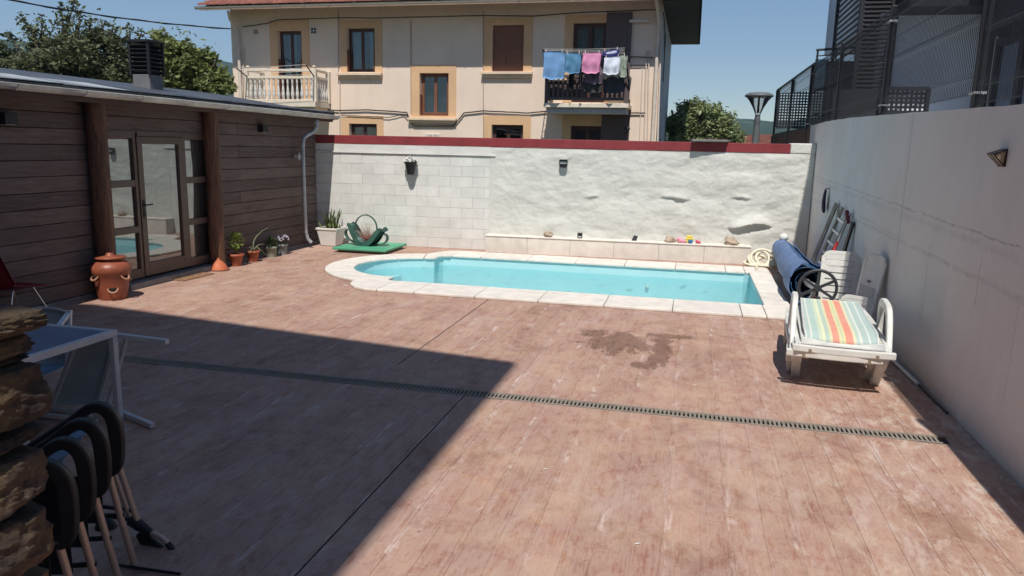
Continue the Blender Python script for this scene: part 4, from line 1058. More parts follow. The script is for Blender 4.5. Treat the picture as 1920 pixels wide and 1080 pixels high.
k = 14
for i in range(k): place('baluster', bme, (xa+.10+(xb-xa-.2)*i/(k-1), BY, zb_+.03), bal)
for i in range(5): place('baluster', bme, (xb, BY+.16+.15*i, zb_+.03), bal); place('baluster', bme, (xa, BY+.16+.15*i, zb_+.03), bal)
for x_ in (xa-.03, xb+.03): 
    for y_ in (BY, HY-.07): MB().box((x_-.06, y_-.06, zb_-.05), (x_+.06, y_+.06, zt2+.16)).build('corner_post', MT['cream_paint'], bal, bevel=.01)
for xx in (465, 589): 
    q = B(xx, 132); MB().lathe([(.02, 0), (.05, .04), (.06, .08), (.03, .1)], (q.x, BY, zt2+.16), 10).build('finial', MT['sill'], bal)
al = thing('clothes_dryer', 'empty clothes drying arms and lines on the white balcony', 'clothes dryer', tuple(B(530, 140)))
p0, p1, p2, p3 = B(465, 145), ony(441, 126, BY-.7), B(590, 145), ony(573, 121, BY-.7)
MB().tube([p0, p1], .02, 6).tube([p0+V(0,0,-.5), p0], .015, 6).build('arm', MT['wood_grey'], al); MB().tube([p2, p3], .02, 6).tube([p2+V(0, 0, -.6), p2], .015, 6).build('arm', MT['wood_grey'], al)
for i in range(4):
    t_ = .25+.25*i; MB().tube([p0.lerp(p1, t_), (p0.lerp(p1, t_)+p2.lerp(p3, t_))/2-V(0, 0, .03), p2.lerp(p3, t_)], .006, 5).build('line', MT['white_paint'], al)
# right balcony, brown timber
b2 = thing('brown_balcony', 'brown timber balcony with drying laundry on the right of the house', 'balcony', tuple(H(1100, 200, .4)))
xa, xb = B(1024, 200).x, B(1174, 200).x; zs1, zs0 = B(1100, 194).z, B(1100, 204).z; zr = B(1100, 143).z
MB().box((xa-.06, BY-.1, zs0+.03), (xb+.08, HY-.001, zs1)).build('slab', MT['cream_paint'], b2, bevel=.01)
MB().box((xa, BY-.0, zs0-.12), (xb, HY-.001, zs0+.03)).build('slab_edge', MT['house_side_shaded'], b2, bevel=.01)
for (p, q) in (((xa, BY), (xb, BY)), ((xb, BY), (xb, HY-.03)), ((xa, BY), (xa, HY-.03))):
    for z_ in (zs1+.13, zr): MB().beam((p[0], p[1], z_), (q[0], q[1], z_), .07, .08).build('rail', MT['wood_grey'], b2, bevel=.006)
bb = MB().box((-.035, -.015, 0), (.035, .015, zr-zs1-.2)).mesh('railing_slat', MT['wood_grey'])
for i in range(17): place('railing_slat', bb, (xa+.07+(xb-xa-.14)*i/16, BY, zs1+.16), b2)
for i in range(5): place('railing_slat', bb, (xa, BY+.15+.15*i, zs1+.16), b2, rot=(0, 0, R(90))); place('railing_slat', bb, (xb, BY+.15+.15*i, zs1+.16), b2, rot=(0, 0, R(90)))
for x_ in (xa, xb): MB().box((x_-.05, BY-.05, zs1), (x_+.05, BY+.05, zr+.05)).build('corner_post', MT['wood_grey'], b2, bevel=.006)
MB().box((xa+.05, BY+.08, zs1+.1), (xa+1.0, BY+.1, zr-.1)).build('screen_board', MT['wood_grey'], b2)
# drying rack
RY = BY-.35
rk = thing('drying_rack', 'dark framed clothes drying rack hung outside the brown balcony', 'clothes dryer', tuple(ony(1098, 95, RY)))
A, Bq, C_, D_ = ony(1018, 92, RY-.15), ony(1172, 90, RY-.15), ony(1024, 150, BY-.05), ony(1180, 170, BY-.05)
MB().tube([A, C_], .022, 6).tube([Bq, D_], .022, 6).tube([A, V(A.x, BY, A.z-.05)], .016, 6).tube([Bq, V(Bq.x, BY, Bq.z-.05)], .016, 6).build('rack_frame', MT['black_metal'], rk)
for i in range(5):
    o_ = V(0, .13*i, -.02*i); MB().tube([A+o_, (A+Bq)/2+o_-V(0, 0, .02), Bq+o_], .004, 5).build('rack_line', MT['white_paint'], rk)
# laundry
def laundry(name, label, x0, x1, y0, y1, col, off, cat='laundry', slope=0, fold=.05, hem=.05, var=.12, narrow=0, group='laundry drying on the rack'):
    mt = cloth('cloth_'+label.replace(' ', '_')[:28], col, var); Yc = RY-.15+.13*off
    a, b_ = ony(x0, y0, Yc), ony(x1, y0+slope, Yc); zb = ony((x0+x1)/2, y1, Yc).z; sd = random.uniform(0, 9)
    def f(u, v_):
        x = a.x+(b_.x-a.x)*(u+(0.5-u)*narrow*v_); zt = a.z+(b_.z-a.z)*u
        return (x+.012*math.sin(v_*5+sd), Yc-.012-fold*math.sin(u*11+sd+v_*2)*v_*.6-.03*math.sin(v_*2.6)+fold*.6*noise.noise(Vector((u*3, v_*3, sd))), zt+(zb-zt)*v_-hem*math.sin(u*math.pi)*v_+.01*math.sin(u*13+sd)*v_)
    def g_(u, v_): p = f(u, v_*.8); return (p[0], p[1]+.035+.02*v_, p[2])
    mb = MB(); mb.sheet(f, 16, 12, .006); mb.sheet(g_, 12, 8, .006)
    o = mb.build(name, mt); props(o, label, cat, group)
    for u in ((.12, .88) if b_.x-a.x > .25 else (.5,)):
        p = Vector(f(u, 0)); MB().box(p-V(.012, .016, .035), p+V(.012, .016, .05)).build('peg', MT['peg'], o)
    return o
laundry('blue_towel', 'large light blue towel at the left end of the drying rack', 1020, 1060, 96, 146, (.16, .32, .56), 0, 'towel')
laundry('teal_towel', 'smaller mid blue towel hanging left of the pink one', 1061, 1090, 99, 135, (.09, .23, .38), 0, 'towel')
laundry('pink_towel', 'pink towel in the middle of the drying rack', 1093, 1127, 98, 135, (.66, .27, .44), 0, 'towel')
o = laundry('navy_towel', 'dark blue cloth with pale lettering at the top of the rack', 1130, 1161, 96, 108, (.035, .035, .16), 1, 'towel', slope=-5, group='laundry drying on the rack')
q0, q1 = ony(1136, 100.5, RY-.06), ony(1154, 97, RY-.06)
for i in range(9):
    t0 = i/9; p = q0.lerp(q1, t0+.03); MB().beam(p, p+V(.055 if i % 3 else .03, 0, .008), .012, .05+.02*(i % 2), (0, -.01, 1)).build('print', cloth('print_pale', (.55, .58, .75)), o)
laundry('white_cloth', 'pale white cloth hanging below the navy one', 1133, 1163, 108, 137, (.66, .71, .80), -.3, 'cloth', slope=-3)
laundry('patterned_shirt', 'grey green patterned shirt at the right end of the rack', 1163, 1177, 103, 142, (.28, .32, .27), .3, 'shirt', var=.6)
laundry('patterned_cloth', 'dark patterned garment with white hem hanging under the pink towel', 1096, 1131, 128, 155, (.13, .10, .14), 1.6, 'garment', var=.8)
laundry('grey_cloth', 'dark grey garment lowest in the middle of the rack', 1097, 1131, 140, 171, (.06, .065, .065), 2.2, 'garment', var=.5)
laundry('dark_sheet', 'large charcoal cloth behind the white one', 1133, 1173, 112, 172, (.055, .06, .066), 2.6, 'cloth')
laundry('black_trousers', 'black trousers hanging between the blue towel and pink towel', 1067, 1078, 118, 168, (.012, .012, .014), 1.8, 'trousers', narrow=.4)
laundry('black_leggings', 'thin black leggings left of the patterned garment', 1087, 1095, 118, 165, (.014, .012, .02), 1.4, 'leggings', narrow=.3)
# overhead cable
cb = MB(); pts = []
P0, P1, P2 = ony(-60, -16, 15.), ony(200, 39, 19), H(432, 54, .1)
for i in range(25):
    t_ = i/24; a = P0.lerp(P1, t_); b_ = P1.lerp(P2, t_); pts.append(P0*(1-t_)**2*1+P1*1.0*2*t_*(1-t_)+P2*t_*t_)
cb.tube(pts, .02, 6); cb.tube([p+V(.0, 0, -.02*math.sin(i*1.2)) for i, p in enumerate(pts)], .014, 5)
props(cb.build('overhead_cable', MT['cable_black']), 'black overhead cable crossing the sky to the house corner', 'cable')

# =================================================================== NEIGHBOUR'S TERRACE (top right)
nb = thing('terrace_building', 'modern dark framed building above the concrete wall, seen through mesh', 'building', (5, 18, 0))
YA = 17.0
def A_(x, y, Y=YA): return ony(x, y, Y)
# raised terrace ground
MB().box((2.53, -4, -1.5), (14, 26, 2.4)).build('terrace_floor', MT['facade_grey'], nb)
a = A_(1652, 32); b_ = A_(1828, 32); zso = a.z
MB().box((a.x, YA, 2.4), (b_.x+.4, YA+.2, zso+.1)).build('wall', MT['facade_grey'], nb)
# upper storey mass and dark roof overhang in front
MB().box((a.x+.02, YA+.6, zso+.1), (9, 24, 8.5)).build('wall', MT['facade_grey'], nb)
MB().box((A_(1680, 30).x, YA-1.0, zso+.02), (8.5, YA+.6, zso+.8)).build('roof_overhang', MT['dark_cladding'], nb)
# corner column and glazed wing facing the yard
xw = 5.25; 
cA, cB = onx(1828, 190, xw), onx(1845, 190, xw)
MB().box((xw, cB.y-.05, 2.4), (xw+.3, cA.y+.25, 6)).build('column', MT['dark_cladding'], nb)
yc0 = onx(1862, 120, xw).y
MB().box((xw+.03, yc0, 2.4), (xw+.2, cB.y-.05, 5.5)).build('wall', M('facade_warm', (.36, .33, .31), .8, .06, 1, .1, 60), nb)
zt3 = onx(1900, 62, xw).z
MB().box((xw-.3, 4, zt3+.05), (xw+.3, yc0+.0, 7)).build('roof_overhang', MT['dark_cladding'], nb)
MB().box((xw, 4, 2.4), (xw+.25, yc0, 2.62)).build('wall', MT['dark_cladding'], nb)
y = yc0
k = 0
while y > 4.3:
    y2 = y-1.15
    mb = MB(); s_2 = .1; mb.box((xw, y-s_2, 2.62), (xw+.1, y, zt3)); mb.box((xw, y2, 2.62), (xw+.1, y2+s_2, zt3)); mb.box((xw, y2+s_2, zt3-.14), (xw+.1, y-s_2, zt3)); mb.box((xw, y2+s_2, 2.62), (xw+.1, y-s_2, 2.76))
    wnd = mb.build('window', MT['dark_cladding'], nb)
    MB().box((xw+.05, y2+s_2, 2.76), (xw+.06, y-s_2, zt3-.14)).build('pane', MT['glass_blue'], wnd); y = y2; k += 1
MB().box((xw+.25, 4, zt3-.02), (9, yc0, zt3+.04)).box((8.8, 4, 2.4), (9, yc0, zt3)).build('ceiling', MT['dark_cladding'], nb)
# louvred tower
tx0 = A_(1603, 160).x; tx1 = A_(1657, 160).x
tw = MB(); tw.box((tx1-.02, YA-.05, 2.4), (tx1+.12, YA+.1, 7.5)); tw.box((tx0-.05, YA-.05, 2.4), (tx0+.02, YA+.1, 7.5)); tw.box((tx0-.05, YA+2.9, 2.4), (tx0+.02, YA+3.0, 7.2)); tw.box((tx0-.06, YA-.06, 6.05+0), (tx0-.05, YA-.05, 6.1))
tw.build('louvre_frame', MT['dark_cladding'], nb)
MB().box((tx0+.08, YA+.14, 2.4), (tx1, YA+.18, 7.5)).build('louvre_backing', MT['room_dark'], nb)
lv = M('louvre_slat', (.028, .028, .034), .7, .1, 3, .05, 40, spec=.1)
z = 3.5
while z < 7.0:
    MB().beam((tx0, YA-.0, z), (tx1-.02, YA-.0, z), .05, .06, (0, -1, .5)).build('louvre', lv, nb); z += .085
z = 4.35; 
zc = A_(1560, 8, YA+3).z
while z < zc+.35:
    MB().beam((tx0-.02, YA+.05, z), (tx0-.02, YA+2.9, z), .012, .045, (-.4, 0, 1)).build('louvre', MT['dark_cladding'], nb); z += .125
MB().box((tx0-.12, YA+.0, zc+.32), (tx0+.08, YA+3.15, zc+.42)).build('louvre_frame', MT['dark_cladding'], nb)
# dark terrace parapet / stair block behind
YB = 21.5
p, q = A_(1553, 100, YB), A_(1606, 100, YB); p0_ = A_(1530, 100, YB)
zl1, zl2 = A_(1532, 96, YB).z, 2.4
MB().box((p.x+.0, YB, 2.4), (q.x+.8, YB+.2, zl1-.25)).build('wall', MT['dark_cladding'], nb)
MB().box((p0_.x, YB, zl1-1.0), (p.x, YB+.02, zl1-.2)).build('side_screen', MT['screen'], nb)
MB().tube([(p0_.x, YB, zl1+.03), (q.x, YB, zl1+.09)], .03, 6).tube([(p0_.x, YB, zl1-.12), (q.x, YB, zl1-.06)], .015, 6).tube([(p0_.x+.04, YB, zl1-.35), (p0_.x+.04, YB, zl1+.04)], .025, 6).tube([(p.x+.2, YB, zl1-.3), (p.x+.2, YB, zl1+.07)], .02, 6).build('handrail', MT['dark_cladding'], nb)
# perforated lattice screens
def lattice(x0, x1, y0, y1, Y, label):
    a, b_ = ony(x0, y0, Y), ony(x1, y1, Y); t_ = thing('lattice_screen', label, 'screen', (a.x, Y, b_.z), group='dark lattice screens on the terrace')
    fm = MB(); w_ = .05
    for (p, q) in (((a.x, a.z), (b_.x, a.z)), ((a.x, b_.z), (b_.x, b_.z)), ((a.x, a.z), (a.x, b_.z)), ((b_.x, a.z), (b_.x, b_.z))): fm.beam((p[0], Y, p[1]), (q[0], Y, q[1]), .07, .07, (0, 1, 0))
    fm.build('screen_frame', MT['dark_cladding'], t_)
    st = .085 if Y > 20 else .085; x = a.x; mb = MB()
    while x < b_.x: mb.box((x, Y, b_.z), (x+.045, Y+.012, a.z)); x += st
    z = b_.z
    while z < a.z: mb.box((a.x, Y+.0125, z), (b_.x, Y+.022, z+.045)); z += st
    mb.build('lattice', MT['dark_cladding'], t_, kind='stuff')
lattice(1462, 1556, 167, 240, 25.2, 'dark lattice screen at the far end of the terrace')
lattice(1655, 1736, 166, 212, 16.2, 'dark lattice screen in front of the pale terrace wall')
# slim louvre screen / dark planter below tower
MB().box((A_(1560, 200, 16.3).x, 16.3, 2.4), (A_(1652, 200, 16.3).x, 16.34, A_(1600, 168, 16.3).z)).build('planter_screen', MT['dark_cladding'], nb)

# mesh fence on the wall
mf = thing('mesh_fence', 'black welded mesh fence with posts on top of the concrete wall', 'fence', (2.44, 12, 2.7))
FXx = 2.44
posts = [4.2, 7.68, 11.2, 14.7, 18.2, 21.7, 25.6]
def zb0(y): return (topz(y) if y < 16.8 else 2.72)+.03
for i, y in enumerate(posts):
    zt = 4.14
    MB().box((FXx-.03, y-.045, zb0(y)-.35), (FXx+.03, y+.045, zt)).build('post', MT['black_metal'], mf, bevel=.006)
    if i in (1, 2, 4):
        MB().box((FXx-.05, y-.075, 3.93), (FXx+.05, y+.075, 3.955)).box((FXx-.05, y-.075, zb0(y)+.1), (FXx+.05, y+.075, zb0(y)+.12)).build('post_clamp', MT['galv'], mf)
for a, b_ in zip(posts[:-1], posts[1:]):
    mb = MB(); za = max(zb0(a), zb0(b_)); zt = 4.12
    ks = [(za, 0), (za+.12, 0), (za+.17, -.035), (za+.22, 0), (za+.62, 0), (za+.67, -.035), (za+.72, 0), (zt-.2, 0), (zt-.15, -.035), (zt-.1, 0), (zt, 0)]
    y = a+.05
    while y < b_-.03:
        for (z0, d0), (z1, d1) in zip(ks[:-1], ks[1:]):
            mb.add([(FXx+d0, y-.0038, z0), (FXx+d0, y+.0038, z0), (FXx+d1, y+.0038, z1), (FXx+d1, y-.0038, z1), (FXx+d0+.005, y, z0), (FXx+d1+.005, y, z1)], [(0, 1, 2, 3), (1, 4, 5, 2), (4, 0, 3, 5)])
        y += .05
    if a < 16: mb.build('mesh_wires', MT['black_metal'], mf, kind='stuff')
    for z_ in (za+.02, za+.17, za+.67, za+.95, zt-.15, zt-.01):
        MB().tube([(FXx, a, z_), (FXx, b_, z_)], .0045, 4).build('cross_wire', MT['black_metal'], mf)
MB().tube([(FXx, 17.9, 4.14), (FXx, 25.6, 4.16)], .03, 6).build('top_rail', MT['black_metal'], mf)
MB().box((FXx-.01, 16.85, 2.72), (FXx+.03, 25.6, 2.80)).build('bottom_rail', MT['black_metal'], mf)
sc1 = MB(); sc1.add([(2.47, 17.9, 3.56), (2.47, 25.5, 4.06), (2.47, 25.5, 4.13), (2.47, 17.9, 4.11), (2.475, 17.9, 3.56), (2.475, 25.5, 4.06), (2.475, 25.5, 4.13), (2.475, 17.9, 4.11)], [(0,1,2,3),(7,6,5,4),(0,4,5,1),(1,5,6,2),(2,6,7,3),(3,7,4,0)]); sc1.build('shade_netting', MT['screen'], mf)

# street lamp
LY = 24
lp = thing('street_lamp', 'grey street lamp with a funnel shaped glass head behind the wall', 'street lamp', (ony(1421, 270, LY).x, LY, -1.5))
c = ony(1421, 270, LY).x; c2 = ony(1424, 175, LY)
zA, zB_, zC_, zD_ = ony(1421, 232, LY).z, ony(1422, 212, LY).z, ony(1423, 180, LY).z, ony(1423, 173, LY).z
px_ = 1/F_PX*LY*1.02
MB().lathe([(.14, -1.5), (.12, .5), (.10, zA-.15), (.085, zA), (.10, zA+.04), (.07, zB_-.05)], (c2.x, LY, 0), 14).build('pole', MT['lamp_grey'], lp)
MB().lathe([(.075, zB_-.06), (.09, zB_+.0), (.16, zB_+.16), (.27, (zB_+zC_)/2+.1), (.38, zC_-.02)], (c2.x, LY, 0), 18).build('glass_head', MT['lampglass'] if 'lampglass' in MT else clear_mat('lamp_glass', (.90, .86, .86), .05, .1), lp)
MB().lathe([(.40, zC_-.03), (.42, zC_), (.40, zC_+.035), (.30, zC_+.09), (0, zC_+.12)], (c2.x, LY, 0), 20).build('cap', MT['lamp_grey'], lp)
MB().lathe([(.035, zB_), (.03, zC_), (0, zC_)], (c2.x, LY, 0), 8).build('lamp_rod', MT['lamp_grey'], lp)
for k in range(4):
    a = math.pi/4+k*math.pi/2; MB().tube([(c2.x+.09*math.cos(a), LY+.09*math.sin(a), zB_), (c2.x+.27*math.cos(a), LY+.27*math.sin(a), (zB_+zC_)/2+.1), (c2.x+.39*math.cos(a), LY+.39*math.sin(a), zC_)], .012, 5).build('rib', MT['lamp_grey'], lp)

# =================================================================== TREES
def leafmesh(pts, size, seed, flat=.5):
    rs = np.random.RandomState(seed); n = len(pts); P = np.array(pts)
    a = rs.normal(size=(n, 3)); a[:, 2] *= flat; a /= np.linalg.norm(a, axis=1)[:, None]
    b_ = rs.normal(size=(n, 3)); b_ -= a*(a*b_).sum(1)[:, None]; b_ /= np.linalg.norm(b_, axis=1)[:, None]
    s = size*(.45+1.1*rs.rand(n)**1.5)[:, None]
    q = np.stack([P-a*s, P+b_*s*.45, P+a*s, P-b_*s*.45], 1).reshape(-1, 3)
    return q, [(4*i, 4*i+1, 4*i+2, 4*i+3) for i in range(n)]
def tree(name, label, base, clumps, mat, trunk_r, seed, nl, lsize=.09, wisps=(), group=None):
    t_ = thing(name, label, 'tree', base, group=group); rs = random.Random(seed)
    B0 = Vector(base); mb = MB(); cen = sum((Vector(c[:3]) for c in clumps), Vector())/len(clumps)
    fork = B0.lerp(Vector((cen.x, cen.y, cen.z)), .45)
    mb.tube([B0, B0.lerp(fork, .5)+V(.05, .04, 0), fork], [trunk_r, trunk_r*.8, trunk_r*.65], 10)
    for c in clumps:
        e_ = Vector(c[:3]); mid = fork.lerp(e_, .5)+V(rs.uniform(-.2, .2), rs.uniform(-.2, .2), .15)
        mb.tube([fork, mid, e_], [trunk_r*.42, trunk_r*.25, trunk_r*.08], 6)
        for k in range(5):
            d = V(rs.gauss(0, 1), rs.gauss(0, 1), rs.gauss(.3, 1)).normalized()*c[3]*.85; mb.tube([mid.lerp(e_, .6), e_+d*.5, e_+d], [trunk_r*.14, trunk_r*.08, .008], 4)
    for w_ in wisps: mb.tube([Vector(w_[0]), Vector(w_[0]).lerp(Vector(w_[1]), .5)+V(.05, 0, .05), Vector(w_[1])], [.04, .025, .008], 5)
    mb.build('trunk', MT['bark'], t_)
    pts = []
    tot = sum(c[3]**2 for c in clumps)
    for c in clumps:
        n_ = int(nl*c[3]**2/tot); sub = []
        for k in range(max(8, int(c[3]*26))):
            d = V(rs.gauss(0, 1), rs.gauss(0, 1), rs.gauss(0, .8)).normalized(); sub.append(Vector(c[:3])+d*c[3]*rs.uniform(.45, 1.0)*V(1, 1, 1).x)
        for k in range(n_):
            s_1 = rs.choice(sub); r_ = c[3]*.24; pts.append(s_1+V(rs.gauss(0, r_), rs.gauss(0, r_), rs.gauss(0, r_*.8)))
    for w0, w1 in wisps:
        w0, w1 = Vector(w0), Vector(w1); L_ = (w1-w0).length
        for k in range(int(L_*170)): t1 = rs.random(); s_1 = .20*(1-t1)+.05; pts.append(w0.lerp(w1, t1)+V(rs.gauss(0, s_1), rs.gauss(0, s_1), rs.gauss(0, s_1)))
    q, f = leafmesh([tuple(p) for p in pts], lsize, seed); off = ORG[t_]
    m2 = MB(); m2.v = [tuple(p) for p in q]; m2.f = f; m2.sm = [False]*len(f)
    m2.build('crown', mat, t_); return t_
def cl(lst, Y): # (px, py, radius_px, dY)
    r_ = []
    for x, y, rp, dy in lst: p = ony(x, y, Y+dy); r_.append((p.x, p.y, p.z, rp/F_PX*(Y+dy)*1.05))
    return r_
TY = 20
tree('olive_tree', 'dark leafy tree with wispy top shoots behind the annexe', (-17.5, TY, -1.5),
     cl([(30, 140, 42, 0), (90, 115, 48, 1), (150, 110, 50, 0), (205, 110, 42, 1), (235, 135, 36, 0), (120, 80, 34, 0), (70, 130, 44, -1), (175, 75, 26, .5), (0, 120, 40, 0), (-50, 110, 50, 1), (225, 85, 22, 0), (130, 150, 60, .5), (40, 170, 50, 1), (220, 160, 50, 1)], TY), MT['tree_a'], .2, 3, 30000, .075,
     wisps=[(tuple(ony(a, b_, TY)), tuple(ony(c, d, TY))) for a, b_, c, d in ((118, 70, 112, 8), (118, 70, 140, 0), (145, 70, 148, 20), (70, 90, 40, 30), (75, 80, 78, 28), (185, 70, 195, 42), (205, 75, 212, 45), (240, 85, 243, 50), (255, 85, 266, 58), (40, 110, 15, 60), (60, 100, 62, 50), (165, 60, 170, 38))])
tree('round_tree', 'sunny green rounded tree right of the black chimney', (-13.6, 19, -1.5),
     cl([(320, 95, 30, 0), (345, 110, 34, 0), (375, 130, 36, 1), (305, 80, 22, 0), (330, 140, 40, 0), (400, 150, 30, 0), (385, 110, 16, 0), (415, 170, 22, 0), (290, 120, 30, 1), (360, 165, 40, 1), (310, 165, 40, .5)], 19), MT['tree_b'], .17, 5, 24000, .07,
     wisps=[(tuple(ony(a, b_, 19)), tuple(ony(c, d, 19))) for a, b_, c, d in ((310, 75, 308, 58), (385, 105, 390, 88), (400, 125, 407, 102), (345, 85, 350, 70))])
tree('pale_tree', 'pale green bushy tree behind the wall right of the house', (1.2, 30, -1.5),
     cl([(1290, 225, 26, 0), (1320, 218, 26, 0), (1345, 240, 26, 0), (1275, 250, 26, 0), (1310, 250, 32, 0), (1355, 258, 24, 0), (1300, 205, 14, 0), (1375, 262, 14, 0), (1262, 232, 18, 1)], 30), MT['tree_c'], .16, 8, 16000, .085,
     wisps=[(tuple(ony(a, b_, 30)), tuple(ony(c, d, 30))) for a, b_, c, d in ((1300, 205, 1306, 186), (1315, 205, 1320, 190), (1330, 215, 1345, 204), (1290, 215, 1284, 200), (1350, 240, 1368, 226), (1370, 258, 1392, 248))])
# low tiled roof and shrub far behind, by the street lamp
m_ = MB(); a, b_ = ony(1356, 262, 60), ony(1452, 262, 60)
fh = thing('far_roof', 'low terracotta roof far behind the street lamp', 'house', (a.x, 60, -1.5))
MB().prism([(a.x, a.z-.8), (a.x+.6, a.z+.35), (b_.x, b_.z+.4), (b_.x, a.z-.8)], (60, 66), lambda u, v_, d: (u, d, v_)).build('roof', MT['roof_tile'], fh)
MB().box((a.x+.3, 60.3, -1.5), (b_.x, 65.7, a.z-.8)).build('wall', MT['house_wall'], fh)

# =================================================================== YARD OBJECTS
def ribbon(mb, pts, axis, w_, th):            # rectangular band swept along pts; axis = its width direction
    pts = [Vector(p) for p in pts]; ax = Vector(axis).normalized(); m = len(pts); vs = []
    for i, p in enumerate(pts):
        d = (pts[min(i+1, m-1)]-pts[max(i-1, 0)]).normalized(); n_ = d.cross(ax).normalized()
        W = w_[i] if hasattr(w_, '__len__') else w_; T = th[i] if hasattr(th, '__len__') else th
        for a, b_ in ((-1, -1), (1, -1), (1, 1), (-1, 1)): vs.append(p+ax*(a*W/2)+n_*(b_*T/2))
    fs = [(i*4+j, i*4+(j+1) % 4, (i+1)*4+(j+1) % 4, (i+1)*4+j) for i in range(m-1) for j in range(4)]+[(0, 3, 2, 1), tuple((m-1)*4+j for j in range(4))]
    return mb.add(vs, fs)
def smooth(pts, k=5):                          # Catmull-Rom
    P = [Vector(p) for p in pts]; P = [P[0]*2-P[1]]+P+[P[-1]*2-P[-2]]; o = []
    for i in range(1, len(P)-2):
        for j in range(k):
            t_ = j/k; o.append(.5*((2*P[i])+(P[i+1]-P[i-1])*t_+(2*P[i-1]-5*P[i]+4*P[i+1]-P[i+2])*t_*t_+(3*P[i]-3*P[i+1]+P[i+2]-P[i-1])*t_**3))
    return o+[P[-2]]

# strawberry jar
JX, JY = -7.78, 8.66
jar = thing('strawberry_jar', 'tall terracotta strawberry jar with side pockets and lid by the annexe post', 'jar', (JX, JY, 0))
MB().lathe([(.17, 0), (.185, .03), (.215, .20), (.225, .33), (.25, .37), (.262, .42), (.255, .47), (.20, .525), (.165, .54), (.16, .565)], (JX, JY, 0), 36).build('jar_body', MT['terracotta_dark'], jar)
mb = MB(); mb.lathe([(.0, .55), (.19, .565), (.205, .58), (.20, .592), (.06, .605), (.05, .62), (.045, .64), (0, .65)], (JX, JY, 0), 28); mb.build('lid', MT['terracotta_dark'], jar)
camdir = math.atan2(-JY, -JX)
for da, z, r_ in ((0.02, .16, .208), (.75, .33, .226), (-.95, .33, .226), (2.2, .25, .22)):
    a = camdir+da; n_ = V(math.cos(a), math.sin(a), 0); tg = V(-math.sin(a), math.cos(a), 0); c = V(JX, JY, z)+n_*r_
    pts = [c+tg*(.062*math.cos(R(k)))+n_*(.012+.045*max(0, -math.sin(R(k))))+V(0, 0, .055*math.sin(R(k))+.02) for k in range(180, 361, 15)]
    mb = MB(); mb.tube(pts, [.008+.006*math.sin(math.pi*i/12) for i in range(13)], 8)
    mb.build('pocket_lip', M('clay_edge', (.40, .20, .13), .7, .1, 9, .1, 60) if 'clay_edge' not in bpy.data.materials else bpy.data.materials['clay_edge'], jar)
    poly = [(.055*math.cos(R(k)), .05*math.sin(R(k))+.02) for k in range(180, 361, 20)]
    mb = MB(); mb.prism(poly, (-.02, .006), lambda u, v_, d, c=c, tg=tg, n_=n_: c+tg*u+V(0, 0, v_)+n_*d); mb.build('pocket_opening', MT['room_dark'], jar)

# tagine cone
q = onx(410, 499, -7.88); tg_ = thing('tagine_cone', 'orange terracotta cone lid on a dark saucer beside the second post', 'clay lid', (-7.88, q.y, 0))
MB().lathe([(.17, 0), (.185, .012), (.17, .022), (0, .022)], (-7.88, q.y, 0), 26).build('saucer', MT['terracotta_dark'], tg_)
MB().lathe([(.155, .022), (.15, .04), (.11, .11), (.05, .165), (.02, .185), (.028, .20), (0, .21)], (-7.88, q.y, 0), 26).build('cone', M('clay_orange', (.50, .14, .06), .6, .12, 6, .1, 60), tg_)
# door mat
mb = MB(); mb.prism([(-8.0, 10.12), (-7.72, 10.10), (-7.70, 10.86), (-7.98, 10.88)], (.001, .018), lambda u, v_, d: (u, v_, d))
props(mb.build('door_mat', MT['rust_mat'], bevel=.005), 'rust brown door mat on the boards before the glazed door', 'door mat')

# pots along the annexe
def leafblade(mb, base, tip, w_, droop=.0, n_=6, up=V(0, 0, 1)):
    b0, t1 = Vector(base), Vector(tip); d = (t1-b0); s_1 = d.cross(up); s_1 = s_1.normalized() if s_1.length > 1e-5 else V(1, 0, 0)
    vs = []; m_0 = b0.lerp(t1, .5)+up*(d.length*.18+droop)
    for i in range(n_+1):
        t_ = i/n_; p = b0*(1-t_)**2+m_0*2*t_*(1-t_)+t1*t_*t_; ww = w_*math.sin(math.pi*(.12+.88*t_))**.8*.5 if i < n_ else 0.0005
        vs += [p-s_1*ww, p+V(0, 0, -ww*.5), p+s_1*ww]
    fs = []
    for i in range(n_):
        for j in range(2): fs.append((i*3+j, i*3+j+1, (i+1)*3+j+1, (i+1)*3+j))
    return mb.add(vs, fs, True)
def pot(name, label, cat, x, y, h, rt_, rb, mat, saucer=False):
    t_ = thing(name, label, cat, (x, y, 0))
    MB().lathe([(rb, 0), (rb+(rt_-rb)*.75, h*.76), (rt_+.008, h*.78), (rt_+.012, h), (rt_-.01, h), (rt_-.015, h*.93)], (x, y, 0), 24).build('pot', mat, t_)
    MB().lathe([(rt_-.012, h*.91), (0, h*.94)], (x, y, 0), 16).build('soil', MT['soil'], t_); return t_
PXX = -7.87
def Yof(px, py): return onx(px, py, PXX).y
rs = random.Random(4)
y = Yof(443, 491); p1 = pot('potted_shrub', 'yellow green round shrub in a terracotta pot, nearest the cone lid', 'potted plant', PXX, y, .22, .13, .085, MT['terracotta'])
MB().tube([(PXX, y, .2), (PXX+.01, y, .33), (PXX, y, .42)], .012, 6).build('stem', MT['bark'], p1)
mb = MB()
for i in range(260):
    d = V(rs.gauss(0, 1), rs.gauss(0, 1), rs.gauss(0, 1)).normalized(); c = V(PXX, y, .44)+V(d.x*.13, d.y*.13, d.z*.16)*rs.uniform(.5, 1); leafblade(mb, c, c+d*.05+V(0, 0, rs.uniform(-.02, .03)), .03, n_=3)
mb.build('foliage', MT['leaf_light'], p1)
y = Yof(475, 488); p2 = pot('potted_aloe', 'terracotta pot with one long pale arching leaf', 'potted plant', PXX, y, .21, .115, .08, MT['terracotta'])
def arch(pts, w_): return MB().tube(smooth(pts), [w_*(1-.8*i/(len(smooth(pts))-1)) for i in range(len(smooth(pts)))], 6)
